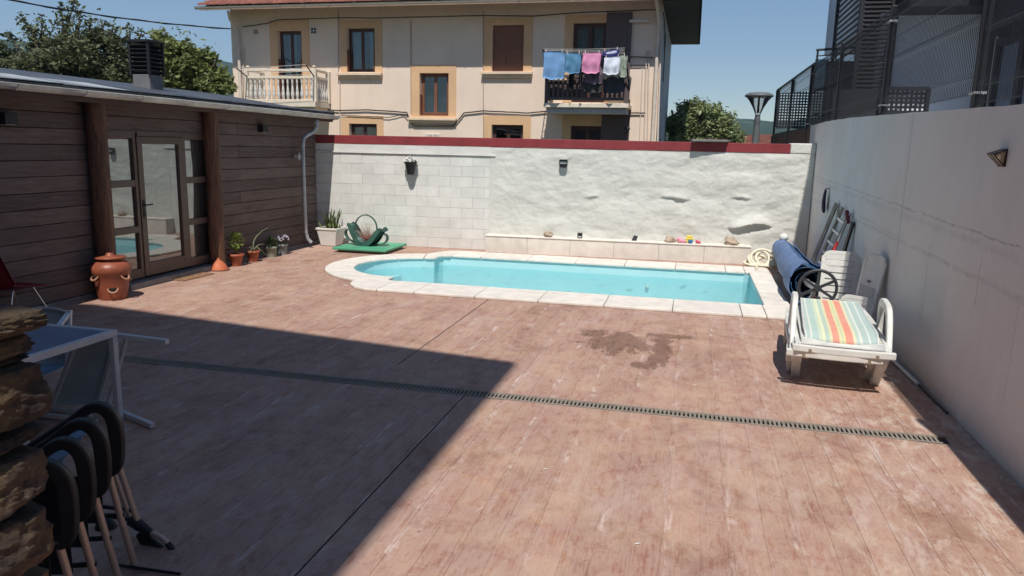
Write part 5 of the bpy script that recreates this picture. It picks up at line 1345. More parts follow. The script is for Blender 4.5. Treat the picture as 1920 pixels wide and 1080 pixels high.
c = V(PXX, y, .2); mb = MB()
for ps in ([c, c+V(.02, .03, .2), c+V(.05, .2, .33), c+V(.08, .42, .40)], [c, c+V(.03, .12, .09), c+V(.06, .28, .10)], [c, c+V(.05, -.10, .06), c+V(.08, -.25, .0)], [c, c+V(.06, .12, .02), c+V(.12, .25, -.12)], [c, c+V(.0, -.06, .08), c+V(.02, -.16, .07)], [c, c+V(.05, .05, .07), c+V(.13, .03, .02)]):
    s_1 = smooth(ps); mb.tube(s_1, [.016*(1-.75*i/(len(s_1)-1)) for i in range(len(s_1))], 6)
mb.build('leaves', MT['leaf_pale'], p2)
y = Yof(509, 477); p3 = pot('potted_succulent', 'dark green leafy plant in a weathered grey green pot', 'potted plant', PXX, y, .21, .105, .09, MT['pot_green'])
mb = MB()
for i in range(150):
    d = V(rs.gauss(0, 1), rs.gauss(0, 1), rs.gauss(.4, .8)).normalized(); c = V(PXX, y, .27)+V(d.x*.11, d.y*.12, d.z*.10)*rs.uniform(.3, 1); leafblade(mb, c, c+d*.06, .028, n_=3)
mb.build('foliage', MT['leaf_dark'], p3)
y = Yof(529, 469); p4 = pot('potted_flowers', 'grey pot of pale flowers, farthest in the row by the annexe', 'potted plant', PXX, y, .21, .105, .095, MT['pot_grey'])
mb = MB(); mf_ = MB()
for i in range(120):
    d = V(rs.gauss(0, 1), rs.gauss(0, 1), rs.gauss(.3, .6)).normalized(); c = V(PXX, y, .25)+V(d.x*.11, d.y*.13, d.z*.08)*rs.uniform(.3, 1); leafblade(mb, c, c+d*.05, .026, n_=3)
for i in range(46):
    d = V(rs.gauss(0, 1), rs.gauss(0, 1), abs(rs.gauss(.8, .5))).normalized(); mf_.ball(V(PXX, y, .29)+V(d.x*.12, d.y*.15, d.z*.11), (.024, .024, .014), 6, 4)
mb.build('foliage', MT['leaf_dark'], p4); mf_.build('flowers', MT['flower_lilac'], p4)

# square white planter with spiky plant
PX_, PY_ = -7.60, 14.90
pl = thing('white_planter', 'square white tapered planter with upright spiky leaves in the corner', 'planter', (PX_, PY_, 0))
def sq(s_1, z): return [(PX_-s_1, PY_-s_1, z), (PX_+s_1, PY_-s_1, z), (PX_+s_1, PY_+s_1, z), (PX_-s_1, PY_+s_1, z)]
mb = MB(); L = [(.17, .01), (.235, .36), (.25, .36), (.25, .40), (.215, .40), (.21, .34)]; vs = sum((sq(*l) for l in L), [])
mb.add(vs, [(i*4+j, i*4+(j+1) % 4, (i+1)*4+(j+1) % 4, (i+1)*4+j) for i in range(len(L)-1) for j in range(4)]+[(3, 2, 1, 0)]); mb.build('planter_box', MT['white_paint'], pl, bevel=.008)
MB().box((PX_-.205, PY_-.205, .33), (PX_+.205, PY_+.205, .36)).build('soil', MT['soil'], pl)
mb = MB(); 
for i in range(34):
    a = rs.uniform(0, 6.28); b0 = V(PX_+rs.uniform(-.12, .12), PY_+rs.uniform(-.12, .12), .35); L_ = rs.uniform(.22, .52); t1 = b0+V(math.cos(a)*L_*.35, math.sin(a)*L_*.35, L_*.9); leafblade(mb, b0, t1, .045, n_=6)
mb.build('leaves', MT['leaf_dark'], pl)
mb = MB()
for i in range(40):
    a = rs.uniform(0, 6.28); b0 = V(PX_+rs.uniform(-.16, .16), PY_+rs.uniform(-.16, .16), .35); t1 = b0+V(math.cos(a)*.1, math.sin(a)*.1, rs.uniform(.06, .2)); leafblade(mb, b0, t1, .03, n_=4)
mb.build('low_leaves', MT['leaf_light'], pl)

# green lid and rubber basket
gl = thing('green_cover', 'flat green square cover on a brown base beside the planter', 'cover', (-6.5, 14.5, 0))
MB().box((-7.02, 14.02, 0), (-6.0, 15.04, .055)).build('base', MT['lid_base'], gl)
MB().box((-7.10, 13.94, .056), (-5.93, 15.12, .105)).build('top_plate', MT['lid_green'], gl, bevel=.012)
mb = MB(); mb.box((-7.0, 14.05, .105), (-6.02, 15.0, .112)); mb.build('raised_panel', MT['lid_green'], gl, bevel=.004)
bx, by, bz = -6.56, 14.45, .115
bk = thing('rubber_basket', 'dark green rubber basket made from a cut tyre, with hoop handle', 'basket', (bx, by, bz), rot=R(-4))
prf = smooth([(-.40, 0, .43), (-.34, 0, .40), (-.27, 0, .27), (-.17, 0, .11), (-.04, 0, .035), (.09, 0, .05), (.20, 0, .15), (.29, 0, .28), (.37, 0, .35), (.40, 0, .30)], 4)
def bw(i, n_): t_ = i/(n_-1); return .20+.16*math.sin(math.pi*t_)
mb = MB(); n_ = len(prf); ribbon(mb, prf, (0, 1, 0), [bw(i, n_) for i in range(n_)], .022)
mb.build('basket_body', MT['rubber_green'], bk)
mb = MB(); ribbon(mb, [p+V(0, -.0, .014) for p in prf[4:-6]], (0, 1, 0), [bw(i+4, n_)-.03 for i in range(n_-10)], .006); mb.build('basket_lining', MT['rubber_inside'], bk)
for s_1 in (-1, 1):
    mb = MB()
    for yy in (-1, 1): ribbon(mb, [p+V(0, yy*(bw(i, n_)/2), .0) for i, p in enumerate(prf)], (0, 1, 0), .02, [.07+.03*math.sin(math.pi*i/(n_-1)) for i in range(n_)])
mb.build('basket_rim', MT['rubber_green'], bk)
for pts in ([(-.05, 0, .02), (-.25, 0, .035), (-.42, 0, .10), (-.50, 0, .22), (-.47, 0, .30), (-.40, 0, .31), (-.35, 0, .25)], [(.05, 0, .02), (.25, 0, .03), (.40, 0, .06), (.47, 0, .14), (.46, 0, .23), (.38, 0, .26), (.30, 0, .22)]):
    ribbon(MB(), smooth(pts), (0, 1, 0), .10, .014).build('side_loop', MT['rubber_green'], bk)
ribbon(MB(), [(-.02+.255*math.cos(R(a)), .0, .36+.27*math.sin(R(a))) for a in range(-8, 189, 8)], (0, 1, 0), .035, .02).build('hoop_handle', MT['rubber_green'], bk)
mb = MB()
for i in range(70):
    a = rs.uniform(.25, 2.9); r_ = rs.uniform(.18, .42); b0 = V(rs.uniform(-.08, .08), rs.uniform(-.06, .06), .10)
    tip = b0+V(math.cos(a)*r_*.75, rs.uniform(-.12, .12), math.sin(a)*r_); mb.tube([b0, b0.lerp(tip, .5)+V(rs.uniform(-.03, .03), 0, .02), tip], [.004, .003, .0015], 4)
mb.build('dry_twigs', M('dry_twig', (.36, .24, .19), .8, .2, 9, 0), bk)
mb = MB()
for i in range(9): p = V(rs.uniform(-.12, .16), rs.uniform(-.08, .0), rs.uniform(.10, .2)); mb.beam(p, p+V(rs.uniform(.05, .12), .02, rs.uniform(-.01, .07)), .03, .025)
mb.build('red_bits', M('red_bits', (.30, .07, .06), .6, .3, 9, .1), bk)

# hanging flower pot, lamps and things on the ledge
q = onwall(770, 312, .13)
hp = thing('hanging_pot', 'dark hanging pot of white flowers on the painted block wall', 'hanging pot', q)
MB().lathe([(.075, -.17), (.10, -.05), (.125, .07), (.13, .09), (.115, .09), (.11, .06)], q, 20).build('pot', MT['black_plastic'], hp)
MB().lathe([(.11, .065), (0, .08)], q, 14).build('soil', MT['soil'], hp)
mb = MB(); mg = MB()
for i in range(60):
    d = V(rs.gauss(0, 1), rs.gauss(0, 1), abs(rs.gauss(.5, .5))).normalized(); mb.ball(q+V(-.01, 0, .10)+V(d.x*.13, d.y*.12, d.z*.09), (.025, .025, .014), 6, 4)
for i in range(70):
    d = V(rs.gauss(0, 1), rs.gauss(0, 1), rs.gauss(.2, .5)).normalized(); c = q+V(0, 0, .08)+V(d.x*.11, d.y*.11, d.z*.06); leafblade(mg, c, c+d*.05, .025, n_=3)
mb.build('flowers', MT['flower_white'], hp); mg.build('foliage', MT['leaf_dark'], hp)
q2 = onwall(772, 291, .0)
MB().tube([q+V(-.1, 0, .09), q2+wn_*.12-V(0, 0, .12), q+V(.1, 0, .09)], .004, 5).tube([q+V(0, .1, .09), q2+wn_*.12-V(0, 0, .12)], .004, 5).tube([q2, q2+wn_*.12, q2+wn_*.13-V(0, 0, .06), q2+wn_*.12-V(0, 0, .12)], .007, 6).build('hanger', MT['galv'], hp)
lz = lambda x, y, d: onwall(x, y, d)
q = lz(1057, 307, .0); wl_ = thing('solar_wall_lamp', 'small black solar lamp fixed high on the rough white wall', 'wall lamp', q)
def WP(q, u, d, z): return q+wu*u+wn_*d+V(0, 0, z)
mb = MB(); mb.prism([(-.085, .08), (.085, .08), (.085, -.02), (.055, -.08), (-.055, -.08), (-.085, -.02)], (.02, .10), lambda u, v_, d: WP(q, u, d, v_)); mb.build('housing', MT['black_metal'], wl_, bevel=.006)
MB().prism([(-.07, .045), (.07, .045), (.07, .0), (-.07, .0)], (.10, .106), lambda u, v_, d: WP(q, u, d, v_)).build('light_panel', MT['pale_glass'], wl_)
MB().prism([(-.08, .083), (.08, .083), (.08, .088), (-.08, .088)], (.03, .15), lambda u, v_, d: WP(q, u, d, v_)).build('solar_panel', MT['glass_win'], wl_)
def ledge(x, y, d=.14): q = lz(x, y, d); q.z = .366; return q
q = ledge(1087, 449); t_ = thing('square_solar_light', 'small square framed solar light on the ledge left of centre', 'solar light', q)
mb = MB(); 
for (a, b_) in (((-.05, .0), (.05, .014)), ((-.05, .10), (.05, .114)), ((-.05, .014), (-.036, .10)), ((.036, .014), (.05, .10))): mb.prism([(a[0], a[1]), (b_[0], a[1]), (b_[0], b_[1]), (a[0], b_[1])], (-.02, .02), lambda u, v_, d: WP(q, u, d, v_))
mb.build('frame', MT['black_plastic'], t_); MB().prism([(-.036, .014), (.036, .014), (.036, .10), (-.036, .10)], (-.012, .0), lambda u, v_, d: WP(q, u, d, v_)).build('reflector', MT['pale_glass'], t_)
MB().prism([(-.036, .05), (.036, .05), (.03, .09), (-.03, .09)], (.0, .004), lambda u, v_, d: WP(q, u, d, v_)).build('dark_cell', MT['black_plastic'], t_)
q = ledge(1190, 454); t_ = thing('tilted_solar_light', 'dark tilted solar light on the ledge right of centre', 'solar light', q)
MB().prism([(-.07, .0), (.035, .0), (.06, .095), (-.02, .11)], (.0, .02), lambda u, v_, d: WP(q, u, d+v_*-.35, v_)).build('panel', MT['black_plastic'], t_, bevel=.004)
MB().prism([(-.02, .0), (.02, .0), (.02, .04), (-.02, .04)], (-.06, -.02), lambda u, v_, d: WP(q, u, d, v_)).build('foot', MT['black_plastic'], t_)
for x, y, r_, lb in ((1028, 445, .085, 'tan rock at the left end of the ledge'), (1256, 458, .085, 'greyish rock beside the coloured toys on the ledge'), (1370, 461, .115, 'large tan rock at the right of the ledge')):
    q = ledge(x, y); sd = rs.uniform(0, 50)
    f = lambda d, sd=sd: 1+.55*noise.fractal(Vector((d.x*1.3+sd, d.y*1.3, d.z*1.3)), .9, 2.2, 4)
    o = MB().ball(q+V(0, 0, r_*.62), (r_*1.15, r_*.8, r_*.75), 22, 16, f).build('ledge_rock', MT['rock'], label=lb, cat='rock', group='rocks on the ledge')
def toy(name, label, x, y, r_, col, kind):
    q = ledge(x, y); mt = M(name+'_mat', col, .5, .12, 9, .1, 60); mb = MB()
    if kind == 'flower':
        for k in range(6):
            a = R(60*k); mb.ball(q+wu*(r_*.7*math.cos(a))+V(0, 0, r_+.01+r_*.7*math.sin(a))+wn_*.02, (r_*.45, r_*.3, r_*.45), 8, 6)
        mb.ball(q+V(0, 0, r_+.01)+wn_*.03, (r_*.4, r_*.35, r_*.4), 8, 6)
    elif kind == 'bucket': mb.lathe([(r_*.6, 0), (r_*.85, r_*1.1), (r_*.95, r_*1.12), (r_*.95, r_*1.2), (r_*.8, r_*1.2)], q+wn_*.06, 14)
    else:
        mb.ball(q+V(0, 0, r_*.6), (r_, r_*.7, r_*.6), 10, 7); mb.ball(q+V(r_*.8, -.02, r_*.4), (r_*.5, r_*.4, r_*.4), 8, 6); mb.ball(q+V(-r_*.5, -.03, r_*1.0), (r_*.5, r_*.4, r_*.5), 8, 6)
    props(mb.build(name, mt), label, 'toy', 'coloured toys on the ledge')
toy('pink_toy', 'pink toy next to the greyish rock on the ledge', 1275, 457, .075, (.75, .30, .38), 'lump')
toy('yellow_toy', 'yellow flower shaped toy in the toy pile', 1292, 457, .075, (.80, .62, .12), 'flower')
toy('blue_toy', 'small blue toy at the front of the toy pile', 1294, 463, .055, (.03, .22, .50), 'bucket')
toy('red_toy', 'red toy at the right of the toy pile', 1308, 460, .05, (.62, .08, .14), 'lump')
toy('crimson_toy', 'dark red toy low in the toy pile', 1281, 462, .04, (.45, .03, .07), 'lump')

# wall lamp on the concrete wall
q = onx(1881, 294, 2.318); wl2 = thing('wedge_wall_lamp', 'brown wedge shaped wall lamp on the concrete wall', 'wall lamp', q)
def WQ(y, d, z): return V(q.x-d*.72, q.y+y*.72, q.z+z*.85)
mb = MB(); mb.add([WQ(-.10, 0, .07), WQ(.10, 0, .07), WQ(.10, .13, .03), WQ(-.10, .13, .03), WQ(-.10, 0, .055), WQ(.10, 0, .055), WQ(.10, .13, .015), WQ(-.10, .13, .015)], [(0,1,2,3),(4,7,6,5),(0,4,5,1),(1,5,6,2),(2,6,7,3),(3,7,4,0)]); mb.box(WQ(-.10, 0, -.09), WQ(.10, .012, .07)); mb.build('hood', MT['black_metal'], wl2, bevel=.003)
mb = MB(); mb.add([WQ(-.085, .012, .05), WQ(.085, .012, .05), WQ(.085, .115, .015), WQ(-.085, .115, .015), WQ(-.06, .012, -.08), WQ(.06, .012, -.08)], [(0, 3, 2, 1), (3, 4, 5, 2), (0, 4, 3), (1, 2, 5), (0, 1, 5, 4)]); mb.build('lens', MT['warm_glass'], wl2)
for a, b_ in ((WQ(-.085, .115, .015), WQ(-.06, .012, -.08)), (WQ(.085, .115, .015), WQ(.06, .012, -.08)), (WQ(.0, .118, .015), WQ(.0, .014, -.08))): MB().tube([a, b_], .005, 5).build('lens_bar', MT['black_metal'], wl2)
# bunch hanging on the wall
q = onx(1553, 356, 2.30); mb = MB()
hb = thing('hanging_bunch', 'small dark bundle hanging from a hook on the concrete wall', 'bundle', q)
MB().tube([q+V(.02, 0, .02), q+V(-.04, 0, .02), q+V(-.05, 0, -.01)], .008, 6).build('hook', MT['black_metal'], hb)
for k in range(14):
    dy = rs.uniform(-.11, .11); mb.tube(smooth([q+V(-.04, 0, 0), q+V(-.05, dy*.5, -.1), q+V(-.05-.02*rs.random(), dy, -.22), q+V(-.04, dy*.9+.02, -.33-.06*rs.random()), q+V(-.05, dy*.6, -.2)], 3), .018, 6)
mb.build('straps', MT['dark_cloth'], hb)

mb = MB()
for i in range(90):
    k = rs.random()
    if k < .4: x, y = 2.28-abs(rs.gauss(0, .10)), rs.uniform(4, 9.5)
    elif k < .6: x, y = rs.uniform(-7.9, 2.0), 6.22+rs.choice((-1, 1))*rs.uniform(.10, .2)
    elif k < .75: x, y = -7.9+abs(rs.gauss(0, .15)), rs.uniform(11, 15)
    else: x, y = rs.uniform(-5, 2.1), rs.uniform(2.5, 10)
    a = rs.uniform(0, 6.28); L_ = rs.uniform(.008, .022); leafblade(mb, (x, y, .004), (x+L_*math.cos(a), y+L_*math.sin(a), .006), L_*.6, n_=2)
mb.build('leaf_litter', M('litter', (.30, .26, .20), .9, .5, 9, 0), kind='stuff')
mb = MB()
for px_, py_ in ((1190, 1020), (1018, 880), (1480, 645), (1300, 722)):
    q = onz(px_, py_, .003); leafblade(mb, q, q+V(.035, .012, .003), .012, n_=2)
props(mb.build('paper_bits', MT['white_paint'], kind='stuff'), None)
# hose coil
c = V(1.52, 15.15, .03); hc = MB(); pts = []
for i in range(150):
    a = i*.26; t_ = i/149; r_ = .20+.03*math.sin(a*.37); tilt = .9*math.sin(t_*3.1)
    pts.append(V(c.x-.12+r_*math.cos(a)+.25*t_-.1, c.y-.05+.16*math.sin(a)*(1-tilt*.6)+.02*t_, .04+(.17+.17*math.sin(a))*tilt+.025*(t_*4 % 1)))
pts = [V(1.28, 14.45, .075), V(1.30, 14.7, .08), V(1.33, 14.9, .06)]+pts
hc.tube(smooth(pts, 2), .027, 8)
props(hc.build('pool_hose', MT['hose_cream']), 'coiled cream pool hose in the corner beside the cover roller', 'hose')

# solar cover roller
rl = thing('cover_roller', 'blue rolled pool cover on a roller with a black spoked wheel', 'pool cover roller', (1.8, 12, 0))
A0, A1 = V(1.74, 11.35, .34), V(1.80, 15.05, .40)
ax = (A1-A0).normalized(); ux = V(0, 0, 1).cross(ax).normalized(); uz = ax.cross(ux)
def spiral(t_, th, sc_=1.0, turn=0):
    r_ = (.29-.09*t_)*sc_*(1+.16*noise.noise(Vector((t_*4, th*.7, turn)))+.05*noise.noise(Vector((t_*13, th*1.5, turn)))-.035*(th/6.28))
    sag = .04*math.sin(t_*3.14)
    return A0.lerp(A1, t_)+ux*(r_*math.cos(th)*1.0)+uz*(r_*math.sin(th)*.98-sag)+ax*(.10*math.sin(th*1.0+.8) if t_ < .02 else 0)
MB().sheet(lambda a, b_: spiral(a, 2.2+b_*5.6), 40, 40, .012).build('rolled_cover', MT['blue_cover'], rl)
MB().sheet(lambda a, b_: spiral(.03+a*.95, b_*6.28, .82, 3)+uz*.0, 24, 26, .01).build('inner_roll', MT['blue_cover_in'], rl)
MB().sheet(lambda a, b_: spiral(.05+a*.9, b_*6.28, .55, 5), 20, 22, .01).build('inner_roll', MT['blue_cover_in'], rl)
# hanging flap on the pool side
def flap(a, b_):
    p = spiral(a*.97, 3.5+.0*a); o = V(-.02-.05*b_+.012*math.sin(a*30), -.10*b_*(1-a), 0); z = p.z*(1-b_)+.055*b_; return V(p.x+o.x*(1-.3*a), p.y+o.y-.1*b_, z)
MB().sheet(flap, 40, 8, .010).build('cover_flap', MT['blue_cover'], rl)
MB().tube([V(1.695, 10.38, .46), A0+ax*.1, A1+ax*.2], .045, 12).build('roller_tube', MT['alu'], rl)
wc = ony(1533, 540, 10.33)
mb = MB(); mb.tube([wc+V(.235*math.cos(R(a)), 0, .235*math.sin(R(a))) for a in range(0, 360, 12)], .021, 8, closed=True)
mb.build('wheel_rim', MT['pot_grey_dark'], rl)
mb = MB(); mb.tube([wc-V(0, .05, 0), wc+V(0, .08, 0)], .045, 12)
for k in range(6): a = R(60*k+28); mb.beam(wc+V(.03*math.cos(a), 0, .03*math.sin(a)), wc+V(.23*math.cos(a), 0, .23*math.sin(a)), .035, .03, (0, 1, 0))
mb.build('wheel_spokes', MT['pot_grey_dark'], rl)
for Yp, X0 in ((10.48, 1.70), (15.2, 1.82)):
    for s_1 in (-1, 1): MB().beam((X0, Yp, .42), (X0+s_1*.17, Yp, .01), .045, .045).build('stand_leg', MT['white_plastic'], rl, bevel=.006)
MB().ball(A1+V(-.02, .0, .22), (.09, .09, .08), 12, 8).build('end_cap', MT['white_plastic'], rl)

# ladder and old boards leaning on the concrete wall
ld = thing('leaning_ladder', 'weathered grey ladder leaning on the concrete wall behind the white lounger back', 'ladder', (2.1, 13, 0))
La, Lb, Ua, Ub = V(1.92, 12.75, 0), V(1.96, 12.25, 0), V(2.28, 12.35, 1.40), V(2.28, 11.80, 1.36)
MB().beam(La, Ua, .07, .03, (1, 0, .3)).build('stile', MT['old_wood'], ld); MB().beam(Lb, Ub, .07, .03, (1, 0, .3)).build('stile', MT['old_wood'], ld)
for i in range(7): t_ = .1+.13*i; MB().beam(La.lerp(Ua, t_), Lb.lerp(Ub, t_), .03, .04).build('rung', MT['alu'], ld)
mb = MB(); mb.beam((1.94, 13.25, 0), (2.28, 12.9, 1.42), .16, .025, (1, 0, .2)); props(mb.build('old_board', MT['old_wood'], bevel=.004), 'old grey board leaning beside the ladder', 'board')
mb = MB(); mb.beam((2.10, 11.75, 0), (2.29, 11.55, 1.25), .10, .03, (1, 0, .2)); props(mb.build('dark_plank', MT['black_plastic']), 'black plank leaning on the wall behind the red pole', 'board')
# upright white lounger back with slots
def slatpanel(root, w_, h, n_, mat, horiz=True, top=.12, bot=.1, gap=.016, th=.025):
    # local frame: x across, z up, y thickness
    r_ = .07
    def outline(): 
        o = [(-w_/2+.02, 0), (w_/2-.02, 0)]
        o += [(w_/2-r_+r_*math.cos(R(a)), h-r_+r_*math.sin(R(a))) for a in range(0, 91, 18)]
        o += [(-w_/2+r_+r_*math.cos(R(a)), h-r_+r_*math.sin(R(a))) for a in range(90, 181, 18)]
        return o
    mb = MB()
    for s_1 in (-1, 1): ribbon(mb, [(s_1*(w_/2-.03), 0, 0), (s_1*(w_/2-.02), 0, h-r_)], (1, 0, 0), .06, th)
    pts = [((w_/2-.03-r_)*1+r_*math.cos(R(a)), 0, h-r_-.02+r_*math.sin(R(a))) for a in range(0, 91, 18)]+[(-(w_/2-.03-r_)+r_*math.cos(R(a)), 0, h-r_-.02+r_*math.sin(R(a))) for a in range(90, 181, 18)]
    ribbon(mb, pts, (0, 1, 0), th, .05)
    mb.build('panel_frame', mat, root, bevel=.005)
    if horiz:
        z = bot; st = (h-top-bot)/n_
        for i in range(n_): MB().box((-w_/2+.05, -th*.4, z+gap/2), (w_/2-.05, th*.4, z+st-gap/2)).build('slat', mat, root, bevel=.004); z += st
        MB().box((-w_/2+.05, -th*.4, h-top), (w_/2-.05, th*.4, h-.03)).build('panel_end', mat, root, bevel=.004); MB().box((-w_/2+.05, -th*.4, 0), (w_/2-.05, th*.4, bot)).build('panel_foot', mat, root, bevel=.004)
    else:
        x = -w_/2+.06; st = (w_-.12)/n_
        for i in range(n_): MB().box((x+gap/2, -th*.4, h*.30), (x+st-gap/2, th*.4, h*.62)).build('slat', mat, root, bevel=.003); x += st
        MB().box((-w_/2+.05, -th*.4, h*.62), (w_/2-.05, th*.4, h-.03)).build('panel_end', mat, root, bevel=.004); MB().box((-w_/2+.05, -th*.4, 0), (w_/2-.05, th*.4, h*.30)).build('panel_foot', mat, root, bevel=.004)
        MB().lathe([(.04, 0), (.034, .006), (0, .008)], (0, 0, 0), 16, sx=1, sy=.45).build('oval_badge', MT['pot_grey'], root)
sp = thing('upright_lounger', 'white slatted lounger back standing upright behind the roller wheel', 'lounger', (2.00, 10.62, 0), rot=(R(-13), 0, R(-12)))
slatpanel(sp, .47, .93, 8, MT['white_plastic'])
sp2 = thing('upright_lounger', 'second white lounger back just behind the slatted one', 'lounger', (2.06, 10.85, 0), rot=(R(-11), 0, R(-18)))
slatpanel(sp2, .47, .80, 5, MT['white_plastic'])
gp = thing('grille_lounger', 'white lounger back with vertical grille leaning on the concrete wall', 'lounger', (2.09, 9.66, 0), rot=(R(-8), 0, R(-74)))
slatpanel(gp, .47, 1.03, 9, MT['white_plastic'], horiz=False, gap=.014)
for o in kids(gp):
    if o.name.startswith('oval'): o.location = (0, -.02, .70); o.rotation_euler = (R(90), 0, 0)
lp2 = thing('small_white_panel', 'short white plastic chair back in front of the grille lounger', 'chair back', (1.93, 9.35, 0), rot=(R(-14), 0, R(-40)))
slatpanel(lp2, .42, .56, 1, MT['white_plastic'], top=.1, bot=.1)
tub = thing('storage_tub', 'translucent plastic tub between the wheel and the concrete wall', 'tub', (1.84, 9.98, 0), rot=R(8))
mb = MB(); L = [(.15, .10, .0), (.20, .14, .30), (.225, .165, .30), (.225, .165, .32), (.19, .13, .32), (.14, .09, .02)]
vs = [(sx*a, sy*b_, z) for a, b_, z in L for sx, sy in ((-1, -1), (1, -1), (1, 1), (-1, 1))]
mb.add(vs, [(i*4+j, i*4+(j+1) % 4, (i+1)*4+(j+1) % 4, (i+1)*4+j) for i in range(len(L)-1) for j in range(4)]+[(3, 2, 1, 0), (20, 21, 22, 23)]); mb.build('tub_shell', MT['clear_plastic'], tub)
MB().ball((0, 0, .17), (.12, .08, .13), 12, 8, lambda d: 1+.3*noise.noise(d*2.5)).build('tub_contents', MT['pot_grey'], tub)
mb = MB(); mb.ball((1.70, 10.55, .16), (.10, .09, .16), 14, 10, lambda d: 1+.2*noise.noise(d*3)); props(mb.build('red_bag', MT['red_plastic']), 'small red bag on the ground behind the spoked wheel', 'bag')
po = thing('red_pole', 'thin white pole with red grip leaning on the concrete wall', 'pole', (1.9, 11.3, 0))
a, b_ = V(1.76, 11.25, 0), V(2.27, 11.75, 1.36)
MB().tube([a, b_], .012, 8).build('pole_shaft', MT['alu'], po)
MB().tube([a.lerp(b_, .52), a.lerp(b_, .70)], .021, 8).build('grip', MT['red_plastic'], po)
q = a.lerp(b_, .97); MB().beam(q-V(.0, .05, .10), q+V(-.02, .05, .08), .05, .04).build('brush_head', M('dark_red', (.14, .02, .03), .6, .2, 9, .1), po, bevel=.01)

# ------------------------------------------------------------------ sun loungers on the patio, one on the other
def lounger(label, loc, rz_, h, towel):
    t_ = thing('sun_lounger', label, 'sun lounger', loc, rot=rz_, group='white plastic sun loungers in the stack'); mt = MT['white_plastic']
    for s_1 in (-1, 1):
        mb = MB(); ribbon(mb, smooth([(s_1*.39, .03, h-.02), (s_1*.40, .5, h+.0), (s_1*.40, 1.3, h+.0), (s_1*.37, 1.86, h+.01)], 4), (1, 0, 0), .045, .07); mb.build('side_rail', mt, t_, bevel=.008)
        mb = MB(); ribbon(mb, smooth([(s_1*.385, .18, h-.02), (s_1*.375, .30, h*.55), (s_1*.36, .46, .0)], 4), (1, .0, 0), [.10]*5+[.085]*4, [.10]*5+[.065]*4); mb.build('leg', mt, t_, bevel=.012)
        mb = MB(); ribbon(mb, smooth([(s_1*.385, 1.35, h-.02), (s_1*.375, 1.45, h*.55), (s_1*.36, 1.55, .0)], 4), (1, 0, 0), .085, .07); mb.build('leg', mt, t_, bevel=.012)
        if not towel: continue
        mb = MB(); P_ = smooth([(s_1*.425, .26, h-.10), (s_1*.43, .36, h+.06), (s_1*.43, .45, h+.22), (s_1*.425, .52, h+.30), (s_1*.42, .66, h+.325), (s_1*.42, .84, h+.32), (s_1*.42, .92, h+.27), (s_1*.425, .95, h+.12), (s_1*.43, .96, h-.06)], 5)
        ribbon(mb, P_, (1, 0, 0), .055, [.085]*len(P_)); mb.build('arm_rest', mt, t_, bevel=.014)
    mb = MB(); P_ = [(-.44+.88*i/16, -.03-.035*math.sin(math.pi*i/16), h-.015) for i in range(17)]; ribbon(mb, P_, (0, 0, 1), .065, .05); mb.build('front_rail', mt, t_, bevel=.01)
    mb = MB(); P_ = [(-.39+.78*i/16, .05, h+.0) for i in range(17)]; ribbon(mb, P_, (0, 0, 1), .045, .05); mb.build('cross_rail', mt, t_, bevel=.008)
    for s_1 in (-1, 1): MB().box((s_1*.27-.03, -.075, h-.055), (s_1*.27+.03, -.05, h-.01)).build('rail_socket', M('socket_brown', (.25, .20, .14), .6) if 'socket_brown' not in bpy.data.materials else bpy.data.materials['socket_brown'], t_, bevel=.004)
    sm_ = MB().box((-.36, -.047, -.012), (.36, .047, .012)).mesh('seat_slat', mt)
    for i in range(15): place('seat_slat', sm_, (0, .14+.115*i, h+.03), t_)
    mb = MB(); mb.sheet(lambda a, b_: (-.36+.72*a, .0+.12*b_, h+.045-.03*(1-b_)**2+.0*a), 4, 4, .02); mb.build('seat_lip', mt, t_)
    if towel:
        def f(a, b_):
            x = -.335+.67*a; e_ = 1-(2*a-1)**8*.0; y = .06+.05*(2*a-1)**2*(1-b_)*2+(1.72-.0)*b_ if False else .05+1.70*b_+.10*(2*a-1)**4*max(0, 1-b_*4)
            z = h+.085+.05*b_-.05*math.exp(-b_*14)+.004*math.sin(b_*9)+.012*math.sin(a*3.14)*0
            return (x*(1-.06*max(0, 1-b_*5)-.10*b_), y, z)
        MB().sheet(f, 20, 24, .012).build('striped_sling', MT['stripes'], t_)
        P_ = [f(i/20, 0) for i in range(21)]+[f(1, i/24) for i in range(1, 25)]; P2_ = [f(0, i/24) for i in range(25)]
        MB().tube([Vector(p)-V(0, 0, .006) for p in P_], .011, 6).tube([Vector(p)-V(0, 0, .006) for p in P2_], .011, 6).build('sling_piping', mt, t_)
    for s_1 in ((-1, 1) if not towel else ()):
        mb = MB(); mb.tube([(s_1*.36-.02, 1.62, .09), (s_1*.36+.02, 1.62, .09)], .09, 18); mb.build('wheel', MT['black_plastic'], t_)
    return t_
lounger('white sun lounger with striped sling on top of the stack beside the wall', (1.46, 7.22, 0), R(-5), .43, True)
lounger('plain white sun lounger underneath the striped one', (1.43, 7.36, 0), R(-5), .345, False)

